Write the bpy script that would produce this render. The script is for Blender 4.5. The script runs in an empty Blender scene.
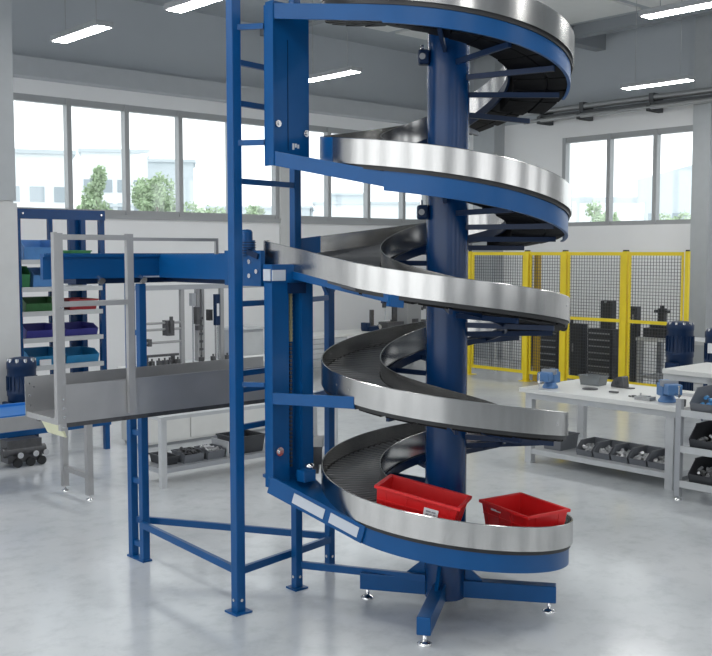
import bpy, math, random
from mathutils import Vector, Matrix
random.seed(7)
S = bpy.context.scene
COL = S.collection
PI = math.pi
R = math.radians

# ------------------------------------------------------------------ axes of the hall
AZ = R(47.8)
UX, UY = math.sin(AZ), math.cos(AZ)          # u runs along the window wall, v along the fence wall
ROT = math.atan2(UY, UX)
def W(u, v, z=0.0):
    return (UX*u - UY*v, UY*u + UX*v, z)

# ------------------------------------------------------------------ materials
def mat(name, col, rough=0.5, metal=0.0, var=0.0, scale=6.0, bump=0.0, bscale=60.0, emit=0.0, alpha=1.0, stretch=None, coat=0.0, trans=0.0, rvar=0.0, spec=0.5):
    m = bpy.data.materials.new(name); m.use_nodes = True
    nt = m.node_tree; b = nt.nodes['Principled BSDF']
    b.inputs['Base Color'].default_value = (*col, 1)
    b.inputs['Roughness'].default_value = rough
    b.inputs['Metallic'].default_value = metal
    b.inputs['Specular IOR Level'].default_value = spec
    if coat: b.inputs['Coat Weight'].default_value = coat; b.inputs['Coat Roughness'].default_value = 0.08
    if trans: b.inputs['Transmission Weight'].default_value = trans; b.inputs['IOR'].default_value = 1.2
    if emit:
        b.inputs['Emission Color'].default_value = (*col, 1); b.inputs['Emission Strength'].default_value = emit
    if alpha < 1: b.inputs['Alpha'].default_value = alpha
    if var or bump or rvar:
        tc = nt.nodes.new('ShaderNodeTexCoord'); mp = nt.nodes.new('ShaderNodeMapping')
        nt.links.new(tc.outputs['Object'], mp.inputs['Vector'])
        if stretch: mp.inputs['Scale'].default_value = stretch
    if var:
        n = nt.nodes.new('ShaderNodeTexNoise'); n.inputs['Scale'].default_value = scale; n.inputs['Detail'].default_value = 5
        nt.links.new(mp.outputs['Vector'], n.inputs['Vector'])
        r = nt.nodes.new('ShaderNodeValToRGB')
        r.color_ramp.elements[0].position = 0.3; r.color_ramp.elements[1].position = 0.7
        r.color_ramp.elements[0].color = (*[max(0, c*(1-var)) for c in col], 1)
        r.color_ramp.elements[1].color = (*[min(1, c*(1+var)) for c in col], 1)
        nt.links.new(n.outputs['Fac'], r.inputs['Fac']); nt.links.new(r.outputs['Color'], b.inputs['Base Color'])
    if rvar:
        n3 = nt.nodes.new('ShaderNodeTexNoise'); n3.inputs['Scale'].default_value = scale*0.7; n3.inputs['Detail'].default_value = 6
        nt.links.new(mp.outputs['Vector'], n3.inputs['Vector'])
        mr = nt.nodes.new('ShaderNodeMapRange'); mr.inputs[1].default_value = 0.3; mr.inputs[2].default_value = 0.7
        mr.inputs[3].default_value = max(0.02, rough-rvar); mr.inputs[4].default_value = rough+rvar
        nt.links.new(n3.outputs['Fac'], mr.inputs[0]); nt.links.new(mr.outputs[0], b.inputs['Roughness'])
    if bump:
        n2 = nt.nodes.new('ShaderNodeTexNoise'); n2.inputs['Scale'].default_value = bscale; n2.inputs['Detail'].default_value = 3
        nt.links.new(mp.outputs['Vector'], n2.inputs['Vector'])
        bp = nt.nodes.new('ShaderNodeBump'); bp.inputs['Strength'].default_value = bump; bp.inputs['Distance'].default_value = 0.004
        nt.links.new(n2.outputs['Fac'], bp.inputs['Height']); nt.links.new(bp.outputs['Normal'], b.inputs['Normal'])
    return m

M = {}
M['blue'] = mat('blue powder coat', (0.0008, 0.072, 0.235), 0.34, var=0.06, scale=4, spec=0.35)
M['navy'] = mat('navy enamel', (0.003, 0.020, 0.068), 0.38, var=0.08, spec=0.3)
M['column'] = mat('deep blue enamel', (0.0008, 0.040, 0.148), 0.25, var=0.05, spec=0.45)
M['steel'] = mat('brushed stainless', (0.52, 0.515, 0.505), 0.22, 1.0, var=0.05, scale=5, bump=0.05, bscale=14, stretch=(6, 6, 0.6))
M['plate'] = mat('dull steel plate', (0.45, 0.45, 0.455), 0.42, 0.8, var=0.08, scale=3)
M['alu'] = mat('aluminium profile', (0.40, 0.40, 0.405), 0.42, 0.5, var=0.05)
M['chrome'] = mat('zinc', (0.75, 0.75, 0.76), 0.18, 1.0)
M['black'] = mat('black rubber belt', (0.018, 0.019, 0.021), 0.5, var=0.2, scale=12)
M['slat'] = mat('dark grey slat', (0.085, 0.088, 0.095), 0.40, var=0.1, scale=9)
M['deck'] = mat('black deck', (0.005, 0.005, 0.006), 0.6, var=0.25, scale=7, spec=0.12)
M['red'] = mat('red plastic', (0.62, 0.010, 0.012), 0.38, var=0.05)
M['label'] = mat('paper label', (0.72, 0.73, 0.75), 0.6)
M['ink'] = mat('grey ink', (0.30, 0.30, 0.33), 0.7)
M['palegrey'] = mat('pale grey sticker', (0.52, 0.56, 0.62), 0.3)  # shared by labels, edge strip, arm patches and the tray glare
M['greypaint'] = mat('grey painted steel', (0.36, 0.375, 0.40), 0.42, var=0.05)
M['palepaint'] = mat('pale grey paint', (0.52, 0.535, 0.55), 0.45, var=0.04)
M['white'] = mat('white laminate', (0.72, 0.72, 0.70), 0.35, var=0.02)
M['binpl'] = mat('grey plastic', (0.16, 0.17, 0.19), 0.45, var=0.05)
M['bindk'] = mat('dark grey plastic', (0.045, 0.048, 0.055), 0.45, var=0.08)
M['bits'] = mat('small metal parts', (0.62, 0.62, 0.63), 0.35, 0.6)
M['bluebits'] = mat('small blue parts', (0.10, 0.32, 0.60), 0.35)
M['yellow'] = mat('yellow fence paint', (0.86, 0.66, 0.02), 0.42, var=0.04)
M['amber'] = mat('amber post paint', (0.46, 0.30, 0.02), 0.45)
M['wire'] = mat('dark fence wire', (0.05, 0.055, 0.065), 0.5)
M['chest'] = mat('black tool chest paint', (0.020, 0.022, 0.026), 0.42, var=0.1)
M['pull'] = mat('drawer pull', (0.35, 0.36, 0.37), 0.35, 0.8)
M['visebl'] = mat('light blue machine enamel', (0.085, 0.20, 0.42), 0.4, var=0.08, scale=15)
M['green'] = mat('green plastic', (0.03, 0.20, 0.075), 0.42, var=0.06)
M['dgreen'] = mat('dark green plastic', (0.03, 0.13, 0.04), 0.42, var=0.1)
M['purple'] = mat('indigo plastic', (0.035, 0.035, 0.24), 0.4, var=0.05)
M['cyan'] = mat('sky blue plastic', (0.015, 0.20, 0.42), 0.4, var=0.05)
M['paleblue'] = mat('pale blue plastic', (0.09, 0.25, 0.55), 0.35, var=0.1)
M['rackred'] = mat('dark red plastic', (0.30, 0.02, 0.03), 0.4)
M['cream'] = mat('cream plastic lip', (0.66, 0.66, 0.46), 0.45)
M['bluebelt'] = mat('bright blue belt', (0.015, 0.17, 0.54), 0.4, var=0.04)
M['clear'] = mat('clear smoky plastic', (0.26, 0.28, 0.29), 0.2, alpha=0.7)
M['gunmetal'] = mat('dark machined metal', (0.12, 0.12, 0.125), 0.4, 0.7, var=0.15, scale=20)
M['brass'] = mat('yellow zinc chain', (0.50, 0.44, 0.24), 0.35, 0.7)
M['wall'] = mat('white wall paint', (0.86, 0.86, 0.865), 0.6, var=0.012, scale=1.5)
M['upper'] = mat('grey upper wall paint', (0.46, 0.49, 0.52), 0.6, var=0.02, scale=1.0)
M['ledge'] = mat('grey ledge paint', (0.46, 0.48, 0.50), 0.55, var=0.02)
M['ceil'] = mat('grey ceiling', (0.42, 0.45, 0.475), 0.6, var=0.03)
M['beam'] = mat('ceiling beam', (0.27, 0.29, 0.31), 0.5)
M['frame'] = mat('grey window frame', (0.36, 0.37, 0.38), 0.45)
M['pillar'] = mat('grey pillar', (0.40, 0.42, 0.435), 0.5, var=0.03)
M['palepillar'] = mat('pale pillar', (0.58, 0.585, 0.58), 0.5, var=0.03)
M['lamp'] = mat('lit diffuser', (1.0, 1.0, 0.98), 0.5, emit=18)
M['facade'] = mat('white facade', (0.80, 0.83, 0.85), 0.7, var=0.02)
M['facade2'] = mat('pale grey facade', (0.56, 0.61, 0.64), 0.7, var=0.02)
M['pane2'] = mat('facade window', (0.33, 0.38, 0.42), 0.4)
M['leaf'] = mat('pale foliage', (0.36, 0.47, 0.29), 0.7, var=0.35, scale=1.5)
M['bark'] = mat('bark', (0.25, 0.22, 0.18), 0.8)
M['yard'] = mat('pale yard', (0.55, 0.56, 0.56), 0.8)
M['pipe'] = mat('grey pipe', (0.38, 0.385, 0.39), 0.4, 0.5)
M['darkpipe'] = mat('dark cable tray', (0.10, 0.105, 0.11), 0.5)

def floor_material():
    m = bpy.data.materials.new('sealed concrete'); m.use_nodes = True
    nt = m.node_tree; b = nt.nodes['Principled BSDF']; L = nt.links.new
    tc = nt.nodes.new('ShaderNodeTexCoord')
    n1 = nt.nodes.new('ShaderNodeTexNoise'); n1.inputs['Scale'].default_value = 0.7; n1.inputs['Detail'].default_value = 6
    n2 = nt.nodes.new('ShaderNodeTexNoise'); n2.inputs['Scale'].default_value = 5.0; n2.inputs['Detail'].default_value = 9; n2.inputs['Roughness'].default_value = 0.7
    n3 = nt.nodes.new('ShaderNodeTexNoise'); n3.inputs['Scale'].default_value = 22.0; n3.inputs['Detail'].default_value = 4
    for n in (n1, n2, n3): L(tc.outputs['Object'], n.inputs['Vector'])
    r1 = nt.nodes.new('ShaderNodeValToRGB'); e = r1.color_ramp.elements
    e[0].position = 0.3; e[0].color = (0.57, 0.595, 0.615, 1); e[1].position = 0.72; e[1].color = (0.70, 0.715, 0.73, 1)
    L(n1.outputs['Fac'], r1.inputs['Fac'])
    r2 = nt.nodes.new('ShaderNodeValToRGB'); e = r2.color_ramp.elements
    e[0].position = 0.36; e[0].color = (0.88, 0.885, 0.89, 1); e[1].position = 0.52; e[1].color = (1, 1, 1, 1)
    L(n2.outputs['Fac'], r2.inputs['Fac'])
    mx = nt.nodes.new('ShaderNodeMix'); mx.data_type = 'RGBA'; mx.blend_type = 'MULTIPLY'; mx.inputs[0].default_value = 1
    L(r1.outputs['Color'], mx.inputs[6]); L(r2.outputs['Color'], mx.inputs[7]); L(mx.outputs[2], b.inputs['Base Color'])
    mr = nt.nodes.new('ShaderNodeMapRange'); mr.inputs[1].default_value = 0.35; mr.inputs[2].default_value = 0.65
    mr.inputs[3].default_value = 0.20; mr.inputs[4].default_value = 0.15
    L(n2.outputs['Fac'], mr.inputs[0]); L(mr.outputs[0], b.inputs['Roughness'])
    bp = nt.nodes.new('ShaderNodeBump'); bp.inputs['Strength'].default_value = 0.03; bp.inputs['Distance'].default_value = 0.01
    L(n3.outputs['Fac'], bp.inputs['Height']); L(bp.outputs['Normal'], b.inputs['Normal'])
    b.inputs['Specular IOR Level'].default_value = 0.65
    return m
M['floor'] = floor_material()
def glass_material():
    m = bpy.data.materials.new('window glass'); m.use_nodes = True
    nt = m.node_tree; nt.nodes.clear(); L = nt.links.new
    o = nt.nodes.new('ShaderNodeOutputMaterial'); mx = nt.nodes.new('ShaderNodeMixShader'); mx.inputs[0].default_value = 0.07
    t = nt.nodes.new('ShaderNodeBsdfTransparent'); t.inputs[0].default_value = (0.96, 0.98, 0.98, 1)
    g = nt.nodes.new('ShaderNodeBsdfGlossy'); g.inputs['Roughness'].default_value = 0.03
    L(t.outputs[0], mx.inputs[1]); L(g.outputs[0], mx.inputs[2]); L(mx.outputs[0], o.inputs[0])
    return m
M['glass'] = glass_material()

# ------------------------------------------------------------------ mesh collector
class MB:
    def __init__(s, o=(0, 0, 0)): s.v = []; s.f = []; s.o = o; s.sm = []
    def add(s, vs, fs, smooth=False):
        n = len(s.v); o = s.o
        s.v += [(a-o[0], b-o[1], c-o[2]) for a, b, c in vs]
        s.f += [tuple(n+i for i in f) for f in fs]; s.sm += [smooth]*len(fs)
        return s
    def box(s, x0, x1, y0, y1, z0, z1):
        return s.add([(x0,y0,z0),(x1,y0,z0),(x1,y1,z0),(x0,y1,z0),(x0,y0,z1),(x1,y0,z1),(x1,y1,z1),(x0,y1,z1)],
                     [(3,2,1,0),(4,5,6,7),(0,1,5,4),(1,2,6,5),(2,3,7,6),(3,0,4,7)])
    def cbox(s, c, d):
        return s.box(c[0]-d[0]/2, c[0]+d[0]/2, c[1]-d[1]/2, c[1]+d[1]/2, c[2]-d[2]/2, c[2]+d[2]/2)
    def bar(s, p, q, w, h, up=(0, 0, 1)):
        p = Vector(p); q = Vector(q); d = (q-p).normalized(); upv = Vector(up)
        if abs(d.dot(upv)) > 0.98: upv = Vector((1, 0, 0))
        a = d.cross(upv).normalized()*w/2; b = a.cross(d).normalized()*h/2
        vs = [p-a-b, p+a-b, p+a+b, p-a+b, q-a-b, q+a-b, q+a+b, q-a+b]
        return s.add([tuple(v) for v in vs], [(0,1,2,3),(7,6,5,4),(1,0,4,5),(2,1,5,6),(3,2,6,7),(0,3,7,4)])
    def tube(s, p, q, r, n=12, r2=None):
        p = Vector(p); q = Vector(q); d = (q-p).normalized(); u = Vector((0, 0, 1)) if abs(d.z) < .98 else Vector((1, 0, 0))
        a = d.cross(u).normalized(); b = d.cross(a).normalized(); r2 = r if r2 is None else r2
        vs = []
        for c, rr in ((p, r), (q, r2)):
            for i in range(n):
                t = 2*PI*i/n; vs.append(tuple(c + (a*math.cos(t)+b*math.sin(t))*rr))
        s.add(vs, [(i, (i+1) % n, n+(i+1) % n, n+i) for i in range(n)], True)
        s.add(vs[:n], [tuple(range(n-1, -1, -1))]); s.add(vs[n:], [tuple(range(n))])
        return s
    def lathe(s, c, prof, n=24):
        vs = []
        for r, z in prof:
            for i in range(n):
                t = 2*PI*i/n; vs.append((c[0]+r*math.cos(t), c[1]+r*math.sin(t), c[2]+z))
        fs = []
        for k in range(len(prof)-1):
            for i in range(n):
                j = (i+1) % n; fs.append((k*n+i, k*n+j, (k+1)*n+j, (k+1)*n+i))
        s.add(vs, fs, True)
        s.add(vs[:n], [tuple(range(n-1, -1, -1))]); s.add(vs[-n:], [tuple(range(n))])
        return s
    def prism(s, pts, axis, a, b):
        """polygon pts in the two other axes, extruded along axis from a to b"""
        def mk(p, t):
            return {'x': (t, p[0], p[1]), 'y': (p[0], t, p[1]), 'z': (p[0], p[1], t)}[axis]
        n = len(pts); vs = [mk(p, a) for p in pts] + [mk(p, b) for p in pts]
        return s.add(vs, [tuple(range(n-1, -1, -1)), tuple(range(n, 2*n))] + [(i, (i+1) % n, n+(i+1) % n, n+i) for i in range(n)])
    def build(s, name, m, parent=None, bevel=0.0, loc=None, rz=0.0):
        me = bpy.data.meshes.new(name); me.from_pydata(s.v, [], s.f)
        me.materials.append(m)
        for p, k in zip(me.polygons, s.sm): p.use_smooth = k
        import bmesh
        bm = bmesh.new(); bm.from_mesh(me); bmesh.ops.recalc_face_normals(bm, faces=bm.faces); bm.to_mesh(me); bm.free()
        o = bpy.data.objects.new(name, me); COL.objects.link(o)
        if parent: o.parent = parent
        if loc: o.location = loc
        if rz: o.rotation_euler.z = rz
        if bevel:
            md = o.modifiers.new('edge', 'BEVEL'); md.width = bevel; md.segments = 2; md.limit_method = 'ANGLE'
        return o

def tag(o, label=None, cat=None, group=None, kind=None):
    if label: o['label'] = label
    if cat: o['category'] = cat
    if group: o['group'] = group
    if kind: o['kind'] = kind
    return o
def thing(name, label, cat, loc=(0, 0, 0), rz=0.0, group=None):
    o = bpy.data.objects.new(name, None); COL.objects.link(o); o.location = loc; o.rotation_euler.z = rz
    o.empty_display_size = 0.1
    return tag(o, label, cat, group)
def uthing(name, label, cat, u, v, z=0.0, group=None, rz=0.0):
    return thing(name, label, cat, W(u, v, z), ROT+rz, group)
def dup(o, parent=None):
    c = o.copy(); COL.objects.link(c)
    if parent: c.parent = parent
    for ch in list(o.children): dup(ch, c)
    return c
def ustruct(name, mb, m, kind='structure'):
    o = mb.build(name, m, None, loc=(0, 0, 0), rz=ROT); o['kind'] = kind
    return o

# ------------------------------------------------------------------ the hall
UW, VW, UN, VN, HC = 17.6, 15.9, -6.0, -6.0, 6.8
ustruct('floor', MB().box(UN-1, UW+.3, VN-1, VW+.3, -.2, 0), M['floor'])
ustruct('ceiling', MB().box(UN-.3, UW+.3, VN-.3, VW+.3, HC, HC+.2), M['ceil'])
# window wall (far left): white below, ledge and grey above
w0, w1, zs, zt = 3.0, 17.2, 3.05, 4.98
ustruct('wall_left', MB().box(UN, UW+.3, VW, VW+.3, 0, zs).box(UN, w0, VW, VW+.3, zs, zt).box(w1, UW+.3, VW, VW+.3, zs, zt).box(UN, UW+.3, VW, VW+.3, zt, 5.25), M['wall'])
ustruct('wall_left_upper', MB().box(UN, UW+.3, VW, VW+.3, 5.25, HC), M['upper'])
ustruct('trim_1', MB().box(UN, UW, VW-.28, VW, 5.22, 5.53), M['ledge'])
ustruct('trim_2', MB().box(UN, UW, VW-.05, VW, zs-.07, zs), M['frame'])
# fence wall (far right)
r0, r1, rs, rt = 9.3, 12.91, 2.94, 4.80
ustruct('wall_right', MB().box(UW, UW+.3, VN, VW, 0, rs).box(UW, UW+.3, r1, VW, rs, rt).box(UW, UW+.3, VN, 2.0, rs, rt)
        .box(UW, UW+.3, 9.2, 9.8, rs, rt).box(UW, UW+.3, VN, VW, rt, 5.2), M['wall'])
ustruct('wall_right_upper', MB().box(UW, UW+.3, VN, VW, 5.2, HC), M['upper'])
# windows: frame, mullions and one pane each
def window(n, plane, pos, a0, a1, z0, z1, mull, fw=.06):
    fr = MB(); gl = MB()
    def bx(mb, a, b, d0, d1, c, d):
        if plane == 'v': mb.box(a, b, pos+d0, pos+d1, c, d)
        else: mb.box(pos+d0, pos+d1, a, b, c, d)
    bx(fr, a0, a1, .02, .14, z0, z0+fw); bx(fr, a0, a1, .02, .14, z1-fw*1.3, z1)
    for k, m in enumerate([a0+fw/2]+list(mull)+[a1-fw/2]):
        bx(fr, m-fw/2, m+fw/2, .0, .14, z0, z1)
    f = fr.build('window_%d' % n, M['frame'], rz=ROT); f['kind'] = 'structure'
    bx(gl, a0, a1, .07, .08, z0, z1)
    gl.build('pane', M['glass'], f)
window(1, 'v', VW, 3.0, 12.35, zs, zt, [4.55, 5.67, 6.78, 7.89, 8.98, 10.08, 11.2], .085)
window(2, 'v', VW, 12.6, 17.2, zs, zt, [13.68, 14.8, 15.87, 16.6], .085)
ustruct('trim_3', MB().box(12.35, 12.6, VW-.06, VW+.2, 0, zt), M['palepillar'])
window(3, 'u', UW, 9.78, 12.91, rs, rt, [11.77, 10.71], .085)
window(4, 'u', UW, 2.0, 9.2, rs, rt, [3.2, 4.4, 5.6, 6.8, 8.0], .085)
# pillars
ustruct('pillar_1', MB().box(UW-.35, UW, 14.48, 15.09, 0, HC), M['pillar'])
ustruct('pillar_2', MB().box(UW-.27, UW-.0, 9.41, 9.76, 0, HC), M['pillar'])
pl = MB().box(4.60, 5.055, 11.60, 12.1, 3.01, HC); ustruct('pillar_3', pl, M['pillar'])
pl = MB().box(4.56, 5.06, 11.59, 12.13, 0, 2.98).box(4.58, 5.03, 11.62, 12.1, 2.98, 3.01); ustruct('pillar_3_casing', pl, M['palepillar'])
# ceiling beams
n = 0
for v in (2.4, 7.2, 12.0):
    n += 1; ustruct('beam_%d' % n, MB().box(UN, UW, v-.12, v+.12, HC-.32, HC), M['beam'])
for u in (1.2, 6.8, 12.0, 16.6):
    n += 1; ustruct('beam_%d' % n, MB().box(u-.1, u+.1, VN, VW, HC-.22, HC), M['beam'])
for k, (a, b, c, d) in enumerate([(12.3, 14.1, 10.9, 11.8), (12.3, 14.1, 12.2, 14.6), (14.3, 16.2, 10.2, 11.8), (14.3, 16.2, 12.2, 14.6), (14.3, 16.2, 7.5, 10.0)]):
    ustruct('ceiling_panel_%d' % (k+1), MB().box(a, b, c, d, HC-.04, HC-.002), M['white'])
# unseen walls behind the viewer, shaped for the light: piers between tall openings, and a mostly solid side
pw = MB().box(UN-.3, UN, VN, VW, 0, .5).box(UN-.3, UN, VN, VW, 5.9, HC)
for v in (-6, -1.9, 2.2, 6.3, 10.4, 14.5): pw.box(UN-.3, UN, v, v+.8, .5, 5.9)
ustruct('wall_near_left', pw, M['wall'])  # spacing of piers puts bright and dark bands on the curved steel
pw = MB().box(UN, UW, VN-.3, VN, 0, 2.0).box(UN, UW, VN-.3, VN, 5.0, HC)
for u in (-6, -1.2, 3.6, 8.4, 13.2): pw.box(u, u+1.9, VN-.3, VN, 2.0, 5.0)
ustruct('wall_near_right', pw, M['beam'])  # dark grey to cut the bounce onto right-facing sides

# ------------------------------------------------------------------ spiral conveyor
CX, CY, RO, RI = 0.588, 6.66, 0.817, 0.425
KN = [(90, 4.34), (180, 4.16), (238, 4.02), (270, 3.955), (360, 3.71), (465, 3.33), (540, 3.155), (630, 3.00), (720, 2.765), (825, 2.60), (900, 2.42),
      (944, 2.33), (990, 2.25), (1080, 2.07), (1185, 1.862), (1260, 1.69), (1350, 1.535), (1440, 1.32), (1545, 1.112), (1620, 0.975), (1710, 0.807), (1800, 0.615), (1860, 0.55)]
def pchip(kn):
    x = [k[0] for k in kn]; y = [k[1] for k in kn]; n = len(x)
    h = [x[i+1]-x[i] for i in range(n-1)]; d = [(y[i+1]-y[i])/h[i] for i in range(n-1)]
    m = [d[0]] + [0 if d[i-1]*d[i] <= 0 else 3*(h[i-1]+h[i])/((2*h[i]+h[i-1])/d[i-1]+(h[i]+2*h[i-1])/d[i]) for i in range(1, n-1)] + [d[-1]]
    def f(t):
        i = 0
        while i < n-2 and t > x[i+1]: i += 1
        s = (t-x[i])/h[i]; s2 = s*s; s3 = s2*s
        return y[i]*(2*s3-3*s2+1)+h[i]*m[i]*(s3-2*s2+s)+y[i+1]*(-2*s3+3*s2)+h[i]*m[i+1]*(s3-s2)
    return f
_zg = pchip(KN)
def zg(p): return sum(_zg(p+d) for d in (-24, -12, 0, 12, 24))/5 if 115 < p < 1835 else _zg(p)
def hp(p, r, dz=0):
    if p > 1700: r += .040*max(0, (r-RI)/(RO-RI))*min(1, (p-1700)/85)**1.3
    return (r*math.cos(R(p)), r*math.sin(R(p)), zg(p)+dz)

def sweep(mb, pts, prof, smooth=True):
    n = len(pts); k = len(prof); vs = []
    for i, p in enumerate(pts):
        a = pts[max(0, i-1)]; b = pts[min(n-1, i+1)]
        tx, ty = b[0]-a[0], b[1]-a[1]; l = math.hypot(tx, ty) or 1
        ox, oy = ty/l, -tx/l
        for (o, dz) in prof: vs.append((p[0]+ox*o, p[1]+oy*o, p[2]+dz))
    for j in range(k):
        j2 = (j+1) % k
        sub = []
        for i in range(n): sub += [vs[i*k+j], vs[i*k+j2]]
        mb.add(sub, [(2*i, 2*i+1, 2*i+3, 2*i+2) for i in range(n-1)], smooth)
    mb.add(vs[:k], [tuple(range(k-1, -1, -1))]); mb.add(vs[-k:], [tuple(range(k))])
def arc(p0, p1, r, dz=0, step=3.0):
    n = max(2, int(abs(p1-p0)/step)+1)
    return [hp(p0+(p1-p0)*i/(n-1), r, dz) for i in range(n)]

sp = thing('spiral_conveyor', 'tall blue and steel spiral conveyor wound round a blue column', 'conveyor', (CX, CY, 0))
MB().tube((.018, 0, 0.07), (.018, 0, 4.45), 0.139, 48).build('column', M['column'], sp)
# cross base
base_dirs = [(0.08-CX, 6.79-CY), (1.29-CX, 6.52-CY), (0.42-CX, 5.96-CY), (0.19, 0.70)]
for (dx, dy) in base_dirs:
    l = math.hypot(dx, dy); ex, ey = dx/l, dy/l
    b = MB().bar((ex*.10, ey*.10, .132), (dx+ex*.045, dy+ey*.045, .132), .088, .115).build('base_arm', M['blue'], sp, bevel=.006)
    mb = MB(); nx, ny = -ey*.012, ex*.012
    a0, a1, a2 = (ex*.11, ey*.11, .185), (ex*.28, ey*.28, .185), (ex*.11, ey*.11, .33)
    mb.add([(a[0]+sg*nx, a[1]+sg*ny, a[2]) for sg in (-1, 1) for a in (a0, a1, a2)], [(0, 1, 2), (5, 4, 3), (0, 3, 4, 1), (1, 4, 5, 2), (2, 5, 3, 0)])
    mb.build('gusset', M['blue'], b)
    MB().lathe((dx, dy, 0), [(.045, 0), (.047, .012), (.03, .022), (.013, .03), (.013, .08)], 20).build('levelling_foot', M['chrome'], b)
MB().lathe((.018, 0, .07), [(.138, 0), (.138, .11)], 40).build('base_hub', M['blue'], sp)
# outer guards
GP = [(.006, 0), (.006, -.150), (.0, -.150), (.0, -.005), (-.004, -.005), (-.004, .002), (.003, .004)]
Rr = (-.40-CX, 7.15-CY); Ss = (-.625-CX, 6.80-CY)
mb = MB(); sweep(mb, arc(238, 536, RO), GP); mb.build('outer_guard', M['steel'], sp)
tr = hp(831.3, RO); ta = hp(943.6, RO)
rear = [(tr[0]+(Rr[0]-tr[0])*t, tr[1]+(Rr[1]-tr[1])*t, tr[2]+(2.49-tr[2])*t) for t in (.2, .4, .6, .79)]
mb = MB(); sweep(mb, arc(567, 831.3, RO)+rear, GP); mb.build('outer_guard', M['steel'], sp)
mb = MB(); sweep(mb, arc(541, 567, RO), [(.010, .004), (.010, -.16), (-.006, -.16), (-.006, .004)]); mb.build('guard_end_cap', M['blue'], sp, bevel=.004)
mb = MB(); sweep(mb, [(tr[0]+(Rr[0]-tr[0])*t, tr[1]+(Rr[1]-tr[1])*t, tr[2]+(2.49-tr[2])*t) for t in (.792, .9, 1.06)], [(.010, .006), (.010, -.17), (-.006, -.17), (-.006, .006)]); mb.build('guard_end_plate', M['blue'], sp)
front = [(Ss[0]+(ta[0]-Ss[0])*t, Ss[1]+(ta[1]-Ss[1])*t, 2.475+(ta[2]-2.475)*t) for t in (.10, .25, .4, .55, .7, .85)]
hook = [(Ss[0]+.035, Ss[1]+.045, 2.475), (Ss[0]+.010, Ss[1]+.030, 2.475), (Ss[0]+.004, Ss[1]+.008, 2.475), (Ss[0]+.02, Ss[1]-.022, 2.472)]
mb = MB(); sweep(mb, hook+front+arc(943.6, 1082, RO), GP); mb.build('outer_guard', M['steel'], sp)
mb = MB(); sweep(mb, arc(1125, 1434, RO), GP); mb.build('outer_guard', M['steel'], sp)
mb = MB(); sweep(mb, arc(1478, 1848, RO), GP); mb.build('outer_guard', M['steel'], sp)
# inner guards
GI = [(-.006, 0), (.0, 0), (.0, -.15), (-.006, -.15)]
mb = MB(); sweep(mb, arc(120, 900, RI), [(-.003, .003), (.003, .003), (.003, -.004), (0, -.004), (0, -.15), (-.004, -.15)]); mb.build('inner_guard', M['steel'], sp)
mb = MB(); sweep(mb, arc(900, 1665, RI), [(-.003, .003), (.003, .003), (.003, -.004), (0, -.004), (0, -.15), (-.004, -.15)]); mb.build('inner_guard', M['steel'], sp)
# inner blue stringers under the inner guard and black belt deck
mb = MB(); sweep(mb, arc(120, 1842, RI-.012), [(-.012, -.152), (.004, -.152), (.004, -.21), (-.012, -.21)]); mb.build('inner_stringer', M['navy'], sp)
dk = MB()
p = 118.0
while p < 1848:      # deck panels with narrow joints
    q = min(p+14.2, 1850)
    pts = arc(p, q, (RO+RI)/2, 0, 4.8)
    b = -.262 if (p < 385 or 598 < p < 750) else -.19
    sweep(dk, pts, [(.170, -.135), (.170, b), (.045, b), (.040, b+.009), (.032, b+.009), (.027, b), (-.135, b), (-.18, b+.002), (-.18, -.135)], False)
    p += 15.0
dk.build('deck', M['deck'], sp)
bl = MB(); sl = MB()
sweep(bl, arc(118, 1850, (RO+RI)/2, 0, 4), [(.192, -.118), (.192, -.134), (-.192, -.134), (-.192, -.118)])
belt = bl.build('belt', M['black'], sp)
p = 118.0
st = 3.6
while p < 1849:
    q0, q1 = p, p+st*.62
    vs = []
    for ang, dz in ((q0, -.117), (q0+.35, -.108), (q1-.35, -.108), (q1, -.117)):
        for r in (RI+.006, RO-.006): vs.append((r*math.cos(R(ang)), r*math.sin(R(ang)), zg(ang)+dz))
    sl.add(vs, [(0, 1, 3, 2), (2, 3, 5, 4), (4, 5, 7, 6), (0, 2, 4, 6), (1, 7, 5, 3)])
    p += st
sl.build('belt_slats', M['slat'], belt)
# junction plate where the infeed joins
jn = MB(); n = 22; top = []
poly = [(tr[0], tr[1], tr[2]), (Rr[0], Rr[1], 2.49), (Ss[0]+.03, Ss[1], 2.475), (ta[0], ta[1], ta[2])]
ln = [0]
for i in range(3): ln.append(ln[-1]+math.dist(poly[i][:2], poly[i+1][:2]))
for i in range(n+1):
    t = i/n; a = hp(831.3+(943.6-831.3)*t, RO-.012); s = t*ln[-1]
    k = 0
    while k < 2 and s > ln[k+1]: k += 1
    f = (s-ln[k])/(ln[k+1]-ln[k]); e = [poly[k][j]+(poly[k+1][j]-poly[k][j])*f for j in range(3)]
    top += [(a[0], a[1], a[2]-.112), (e[0], e[1], e[2]-.112), (a[0], a[1], a[2]-.17), (e[0], e[1], e[2]-.17)]
jn.add(top, [(4*i, 4*i+1, 4*i+5, 4*i+4) for i in range(n)]+[(4*i+3, 4*i+2, 4*i+6, 4*i+7) for i in range(n)]+[(4*i+1, 4*i+3, 4*i+7, 4*i+5) for i in range(n)])
jn.build('junction_plate', M['slat'], sp)
# blue fascias
def fascia(p0, p1, h, r=RO-.022, top=-.165):
    mb = MB(); sweep(mb, arc(p0, p1, r), [(.006, top), (.006, top-h), (-.014, top-h), (-.014, top-h+.008), (0, top-h+.008), (0, top)])
    return mb.build('fascia', M['blue'], sp)
fascia(237, 366, .115); fascia(598, 724, .128); fascia(1652, 1822, .125)
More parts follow.
